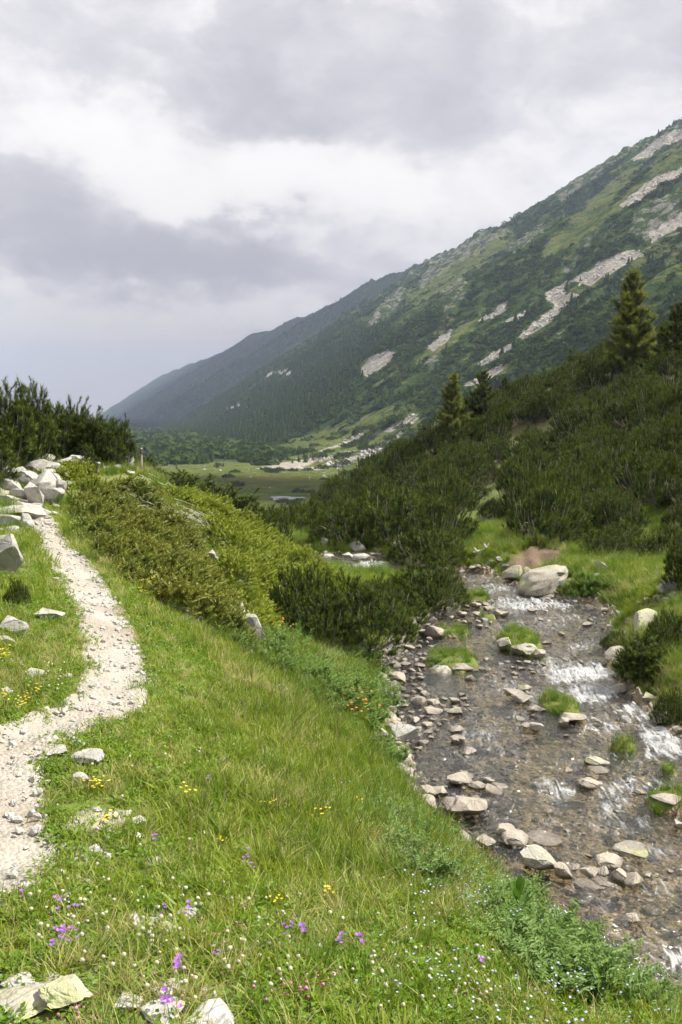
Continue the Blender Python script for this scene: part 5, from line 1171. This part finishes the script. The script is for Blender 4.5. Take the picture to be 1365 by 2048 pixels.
# leafy herbs on the lower bank: individual plants
def herb(seed, stems, h, leaf, R_):
    r = np.random.default_rng(seed); V, Fc, A = [], [], []
    for s_ in range(stems):
        a = r.uniform(0, 6.283); b = np.array([r.normal() * R_ * .3, r.normal() * R_ * .3, 0]); H_ = h * r.uniform(.6, 1.1); ln = r.uniform(.15, .9)
        d = np.array([math.cos(a) * ln, math.sin(a) * ln, 1.0]) * H_
        for k in range(13):
            u = .15 + .85 * k / 13; p = b + d * u - np.array([0, 0, .35 * H_ * ln * u * u])
            for sgn in (-1, 1):
                aa = a + sgn * (1.2 + r.normal() * .3); L = leaf * (1.15 - .6 * u) * r.uniform(.8, 1.2); dl = np.array([math.cos(aa), math.sin(aa), .25 + r.normal() * .25]); dl /= np.linalg.norm(dl); sd = np.cross(dl, [0, 0, 1.0]); sd /= np.linalg.norm(sd) + 1e-6
                n0 = len(V); w_ = L * .21
                V += [p, p + dl * L * .4 + sd * w_ + [0, 0, .12 * L], p + dl * L, p + dl * L * .4 - sd * w_ + [0, 0, .12 * L]]; A += [.1, .4, .7, .4]; Fc += [[n0, n0 + 1, n0 + 2], [n0, n0 + 2, n0 + 3]]
    return np.array(V), np.array(Fc), np.array(A)
HERB = []
for i in range(5):
    v, f, a = herb(200 + i, 20, .30, .062, .24); HERB.append(make_mesh('herb_shape', v, f, False, {'tip': a}, [M['herb']]))
def poly_px(poly, n, seed, mind=0):
    r = np.random.default_rng(seed); poly = np.array(poly, float); lo, hi = poly.min(0), poly.max(0); o = []; tr = 0
    while len(o) < n and tr < n * 50:
        tr += 1; a = r.uniform(lo, hi)
        if inside(poly, np.array(a[0]), np.array(a[1])) and all(np.hypot(*(a - b)) > mind for b in o): o.append(a)
    return o
def herbs(poly, n, seed, s0, s1, label, group, mind):
    for a, b in poly_px(poly, n, seed, mind):
        q = hit(a, b)
        if q[1] > 34 or (river_d(q[0], q[1]) < .0 and isle(q[0], q[1]) < .5) or path_d(q[0], q[1]) < .05: continue
        s = random.uniform(s0, s1); o_ = link('leafy_herb', random.choice(HERB), None, label, 'herb', group, None, (q[0], q[1], q[2] - .02), (0, 0, random.uniform(0, 6.28)), (s, s, s * random.uniform(.8, 1.1)))
        later(o_, a, b, label, 'herb')
herbs([(520, 1270), (600, 1300), (760, 1330), (790, 1420), (740, 1470), (690, 1440), (600, 1390), (540, 1330)], 46, 1, .8, 1.3, 'blue-green leafy herb', 'herbs below the pine bush', 17)
herbs([(420, 1210), (520, 1260), (540, 1330), (470, 1300), (410, 1250)], 14, 2, .6, 1.0, 'feathery green herb', 'herbs under the juniper', 16)
herbs([(740, 1640), (830, 1630), (920, 1690), (930, 1770), (860, 1800), (800, 1740)], 22, 3, .5, .9, 'thistle-like herb in midslope', 'herbs in midslope', 24)
herbs([(970, 1720), (1090, 1790), (1190, 1870), (1250, 1930), (1200, 2010), (1110, 1985), (1040, 1920), (970, 1840)], 50, 4, .55, .9, 'water edge leafy herb', 'herbs along the water edge', 24)
herbs([(740, 1470), (800, 1500), (835, 1570), (800, 1560), (730, 1500)], 14, 5, .6, 1.0, 'dark leafy bank herb', 'herbs below the white rock', 14)
herbs([(1120, 1150), (1220, 1160), (1240, 1215), (1180, 1210), (1110, 1180)], 14, 6, .8, 1.3, 'leafy herb on the far bank', 'herbs on the far bank', 16)
herbs([(835, 1320), (880, 1330), (880, 1360), (830, 1360)], 7, 7, .6, .9, 'leafy herb on the islet', 'herbs on the islet', 8)
herbs([(1250, 1900), (1365, 1970), (1365, 2040), (1220, 2010)], 16, 8, .4, .65, 'low leafy herb', 'herbs at the lower bank', 24)
# two broad leaved hellebores
def hellebore(px, py, s, label):
    q = hit(px, py); e_ = link('false_hellebore', None, None, label, 'plant', None, None, (q[0], q[1], q[2]), (0, 0, random.uniform(0, 6)), (s, s, s)); e_.empty_display_size = .1
    for k in range(12):
        a = k * 2.4; el = .35 + .10 * k; L = .17 - .006 * k; V, Fc = [], []
        for i in range(6):
            u = i / 5; rr = L * u * math.cos(el) + .0; z = .02 + .02 * k + L * u * math.sin(el) + .0 - .05 * u * u * (1 if k < 4 else .2); w_ = .021 * math.sin(math.pi * min(1, u * .92 + .06)) ** .8
            for j, sx in enumerate((-1, 0, 1)): V.append((rr * math.cos(a) - sx * w_ * math.sin(a), rr * math.sin(a) + sx * w_ * math.cos(a), z + (.010 if sx else 0)))
        link('leaf', make_mesh('leaf', np.array(V), grid_faces(3, 6), True, None, [M['broad']]), e_)
    v, f = tube([(0, 0, -.02), (0, 0, .1), (.005, 0, .2)], [.008, .007, .003], 6); link('stem', make_mesh('stem', v, f, True, None, [M['broad']]), e_)
hellebore(1035, 1872, .95, 'broad leaved false hellebore rosette above the water edge herbs'); hellebore(1142, 1884, 1.0, 'broad leaved false hellebore nearest the stream in the herb strip')
hellebore(598, 1300, 1.5, 'tall false hellebore under the big pine bush'); hellebore(385, 1165, 1.2, 'small false hellebore at the lower edge of the bronze juniper')

# flowers
def flower_mesh(kind, seed):
    r = np.random.default_rng(seed); parts, mi = [], []
    def add(V, Fc, m_): parts.append((np.array(V, float), np.array(Fc))); mi.extend([m_] * len(Fc))
    def stem(p, top, w_=.0016):
        p, top = np.array(p, float), np.array(top, float); sd = np.array([w_, 0, 0]); s2 = np.array([0, w_, 0]); add([p - sd, p + sd, top, p - s2, p + s2, top], [[0, 1, 2], [3, 4, 5]], 0)
    if kind in ('white', 'pink'):
        for c in range(1 if kind == 'white' else 6):
            h = r.uniform(.05, .10) if kind == 'white' else r.uniform(.025, .05); x, y = (0, 0) if kind == 'white' else r.normal(size=2) * .03; R_ = .0105 if kind == 'white' else .006
            stem((x, y, 0), (x + .004, y, h)); v, f = ICO[2 if kind == 'white' else 1]; vv = v * (1 + .25 * r.random((len(v), 1))) * R_; vv[:, 2] *= .9; add(vv + [x + .004, y, h + R_ * .5], f, 1)
        v, f, _ = leaflets(seed, 9, .035, .035, .011); add(v, f, 0)
    elif kind == 'purple':
        for c in range(3):
            h = r.uniform(.10, .17); x, y = r.normal(size=2) * .025; stem((x * .3, y * .3, 0), (x, y, h), .0018)
            for k in range(5):
                a = 6.283 * k / 5 + r.random() * .3; d = np.array([math.cos(a), math.sin(a), .5]); s = np.array([-math.sin(a), math.cos(a), 0]); L = .020; p = np.array([x, y, h]); add([p, p + d * L * .6 + s * .008, p + d * L, p + d * L * .6 - s * .008], [[0, 1, 2], [0, 2, 3]], 1)
    elif kind == 'yellow':
        for c in range(7):
            h = r.uniform(.10, .17); x, y = r.normal(size=2) * .035; stem((x * .2, y * .2, 0), (x, y, h), .0016)
            for k in range(6):
                a = 6.283 * k / 6; d = np.array([math.cos(a), math.sin(a), .25]); s = np.array([-math.sin(a), math.cos(a), 0]); L = .011; p = np.array([x, y, h]); add([p, p + d * L * .7 + s * .006, p + d * L, p + d * L * .7 - s * .006], [[0, 1, 2], [0, 2, 3]], 1)
    elif kind in ('blue', 'orange'):
        for c in range(6):
            h = r.uniform(.10, .20); x, y = r.normal(size=2) * .05; stem((x * .4, y * .4, 0), (x, y, h), .001); a = r.random(); s = .0055 if kind == 'blue' else .011; add([(x - s, y, h), (x, y - s, h), (x + s, y, h + .003), (x, y + s, h + .003)], [[0, 1, 2], [0, 2, 3]], 1)
    V, Fc = join(parts); return make_mesh(kind + '_flower_shape', V, Fc, False, None, [M['clover'], M[kind]], mi)
FM = {k: [flower_mesh(k, 500 + i) for i in range(4)] for k in ('white', 'pink', 'purple', 'yellow', 'blue', 'orange')}
def flower(kind, name, px, py, label, group, s=1.0, cat='flower'):
    q = hit(px, py)
    if path_d(q[0], q[1]) < .0 or river_d(q[0], q[1]) < .1 or q[1] > 30: return
    s *= random.uniform(.7, 1.3); o_ = link(name, random.choice(FM[kind]), None, label, cat, group, None, (q[0], q[1], q[2]), (random.uniform(-.15, .15), random.uniform(-.15, .15), random.uniform(0, 6.28)), (s, s, s))
    later(o_, px, py, {'white': 'white clover head', 'purple': 'violet flower', 'yellow': 'yellow flower', 'pink': 'pink thyme cushion', 'orange': 'orange flower'}[kind], 'turf')
CL = [([(60, 1800), (200, 1760), (420, 1790), (440, 1900), (300, 1960), (130, 1950), (40, 1880)], 80, 'white clover head among the bare patch cobbles and the path'), ([(440, 1760), (700, 1820), (760, 1960), (560, 2010), (420, 1960)], 50, 'white clover head on the open turf past the cobbles'), ([(720, 1900), (1000, 1900), (1060, 2030), (760, 2045)], 60, 'white clover head in the thick grass of the lower bank'),
      ([(60, 1340), (130, 1320), (140, 1390), (20, 1420), (10, 1390)], 26, 'white flower head inside the path bend'), ([(320, 1480), (420, 1460), (440, 1540), (330, 1540)], 14, 'white clover head on the slope outside the path bend'), ([(200, 1960), (420, 1960), (440, 2040), (200, 2040)], 16, 'white clover head between the white stones at the bottom')]
for i, (poly, n, lb) in enumerate(CL):
    for a, b in poly_px(poly, n, 40 + i): flower('white', 'white_clover', a, b, lb, 'white clover, patch %s' % 'abcdef'[i], .55)
PU = [((495, 1738), (508, 1758), (486, 1745)), ((690, 1905), (712, 1912), (722, 1900), (675, 1915)), ((117, 1898), (145, 1892), (150, 1912), (112, 1930), (135, 1905)), ((362, 1962), (355, 1978), (347, 2036), (340, 2046)), ((960, 1955),), ((565, 1890), (580, 1878), (610, 1900)), ((437, 1936), (377, 1856), (327, 1852)), ((122, 1850), (50, 1822), (150, 1842)), ((420, 1583), (595, 1600), (305, 1708), (446, 1538))]
PUL = ['violet flower in the tall pair in midslope', 'violet flower in the cluster right of the cobbles', 'violet flower near the path above the lichen stone', 'violet flower between the white stones at the bottom', 'single violet flower low on the bank near the stream', 'violet flower on the turf left of the violet cluster', 'violet flower beside the cobbles of the bare patch', 'violet flower at the edge of the trodden path', 'lone violet flower high on the grassy slope']
for i, (l, lb) in enumerate(zip(PU, PUL)):
    for a, b in l:
        flower('purple', 'violet_flower', a, b, lb, 'violet flowers, spot %s' % 'abcdefghi'[i], .5)
YE = [((240, 1160), (268, 1158), (250, 1185), (300, 1185), (325, 1180), (346, 1180), (280, 1200), (330, 1215), (370, 1220), (295, 1235)), ((700, 1622), (710, 1615), (718, 1628)), ((770, 1678), (785, 1672), (800, 1690), (815, 1700)), ((1055, 1775), (1070, 1768), (1080, 1785), (1060, 1800), (1090, 1800)), ((180, 1600), (195, 1592), (205, 1605)), ((215, 1680), (212, 1670)), ((10, 1420), (30, 1425), (50, 1415), (62, 1428), (45, 1435), (70, 1410)), ((8, 1335), (12, 1345)), ((365, 1612), (437, 1702), (540, 1640), (645, 1655), (655, 1812), (555, 1830))]
YEL = ['yellow flower under the bronze juniper beside the path', 'yellow flower in the tight golden cluster in midslope', 'yellow flower below the golden cluster', 'yellow flower by the dark boulder at the stream', 'yellow flower at the path edge below the tussock', 'yellow flower by the white gravel strip', 'yellow flower inside the path bend beside white flowers', 'yellow flower at the frame edge above the path bend', 'lone yellow flower in the open meadow']
for i, (l, lb) in enumerate(zip(YE, YEL)):
    for a, b in l: flower('yellow', 'yellow_flower', a, b, lb, 'yellow flowers, spot %s' % 'abcdefghi'[i], 0.62 if b > 1400 else 1.0)
PK = [((465, 1818), (475, 1822), (490, 1812), (455, 1825)), ((470, 1868), (485, 1872)), ((640, 1965), (655, 1958), (630, 1975), (650, 1980)), ((570, 2010), (600, 2002), (540, 2015), (615, 2000)), ((950, 2000), (975, 2005), (1000, 2000), (960, 2015)), ((1160, 2000), (1175, 1990), (1150, 2010)), ((140, 2035), (155, 2030)), ((340, 1505), (560, 1620), (610, 1552), (605, 1640))]
PKL = ['pink thyme cushion on the bare ground above the violet cluster', 'pink thyme cushion just below the first on bare ground', 'pink thyme cushion in the grass low in the middle', 'pink thyme cushion at the bottom among stones', 'pink thyme cushion with white flowers on the lower bank', 'pink thyme cushion at the far lower corner of the bank', 'pink thyme growing on the lichen slab', 'dull pink flower head on the grassy slope']
for i, (l, lb) in enumerate(zip(PK, PKL)):
    for a, b in l: flower('pink', 'pink_thyme', a, b, lb, 'pink flowers, spot %s' % 'abcdefgh'[i], .8)
OR = [(712, 1430), (722, 1440), (730, 1450), (700, 1445), (560, 1275), (570, 1285), (1285, 1935), (1300, 1940), (1320, 1945)]
for a, b in OR: flower('orange', 'orange_flower', a, b, 'orange flower under the big pine bush' if a < 600 else ('orange flower in the herbs above the broad white rock' if a < 900 else 'orange flower at the water edge in the lower corner'), 'orange flowers', 1.6)
# tiny pale blue flowers nobody could count
x, y, px, py = field_pts(30, 2.6, 12); k = (px > 780) & (px < 1400) & (py > 1600) & (rng.random(len(x)) < .6) | (inside([(560, 1330), (760, 1340), (760, 1450), (560, 1400)], px, py) & (rng.random(len(x)) < .5)) | (rng.random(len(x)) < .03)
bo = [bpy.data.objects.new('blue_flower_shape', me) for me in FM['blue']]
put('blue_flowers', bo, x[k], y[k], rng.uniform(.7, 1.1, k.sum()), 'tiny pale blue flowers sprinkled through the bank grass', 'flowers')
x, y, px, py = field_pts(40, 2.2, 9); k = (rng.random(len(x)) < .25 + .5 * sstep(1550, 1900, py)) & (py > 1430)
po = [bpy.data.objects.new('dull_flower_shape', me) for me in FM['pink'][:2] + FM['white'][:2]]
put('meadow_flowers', po, x[k], y[k], rng.uniform(.45, .75, k.sum()), 'tiny pink and white flowers sprinkled through the meadow', 'flowers')

# ------------------------------------------------------------------ air between here and the far mountain
hz = bpy.data.meshes.new('haze'); bm = bmesh.new(); bmesh.ops.create_cube(bm, size=1.0); bm.to_mesh(hz); bm.free()
m = bpy.data.materials.new('haze'); m.use_nodes = True; t = NT(m.node_tree)
pv_ = t.n('ShaderNodeVolumePrincipled', None, Color=(0.58, 0.69, 0.96, 1), Density=0.00015, Anisotropy=0.0)
o_ = t.n('ShaderNodeOutputMaterial'); t.link(pv_.outputs[0], o_.inputs['Volume'])
hz.materials.append(m)
link('haze', hz, None, 'thin blue haze filling the valley air', 'haze', None, 'stuff', (-1200, 4600, 120), None, (8400, 11000, 720))

# ------------------------------------------------------------------ unseen clouds, added outside the view to shade the far mountain and meadow
def cloud(loc, sc, seed, label):
    v, f = ICO[4]; v = v.copy(); d = 1 + .30 * fbm(v[:, 0] * 2.2 + seed, v[:, 1] * 2.2 + v[:, 2], 4, seed) + .12 * fbm(v[:, 0] * 6, v[:, 1] * 6 + v[:, 2] * 3, 3, seed + 3)
    v = v * d[:, None]; v[:, 2] = np.where(v[:, 2] < 0, v[:, 2] * .35, v[:, 2])
    link('cloud', make_mesh('cloud', v, f, True, None, [M['cloud']]), None, label, 'cloud', None, 'structure', loc, None, sc)
m, t = mat_new('cloud_white'); M['cloud'] = m
d_ = t.n('ShaderNodeBsdfDiffuse', None, Color=(.85, .85, .87, 1)); tr_ = t.n('ShaderNodeBsdfTranslucent', None, Color=(.85, .85, .87, 1)); mx = t.n('ShaderNodeMixShader', None, _0=.4, _1=d_.outputs[0], _2=tr_.outputs[0]); finish(t, mx.outputs[0])
def shade_from(s_, t_, zc, zr=120):
    x_, y_ = st(s_, t_); k_ = (zc - zr) / math.tan(SUN_EL); return (x_ + k_ * math.sin(SUN_AZ), y_ + k_ * math.cos(SUN_AZ), zc)
cloud(shade_from(4100, 350, 3600), (1250, 2900, 420), 3, 'unseen long bank of cloud added to shade the far mountain')
cloud(shade_from(300, 5, 3600, -27), (110, 62, 40), 8, 'unseen small cloud added to shade the valley meadow')
label_all()
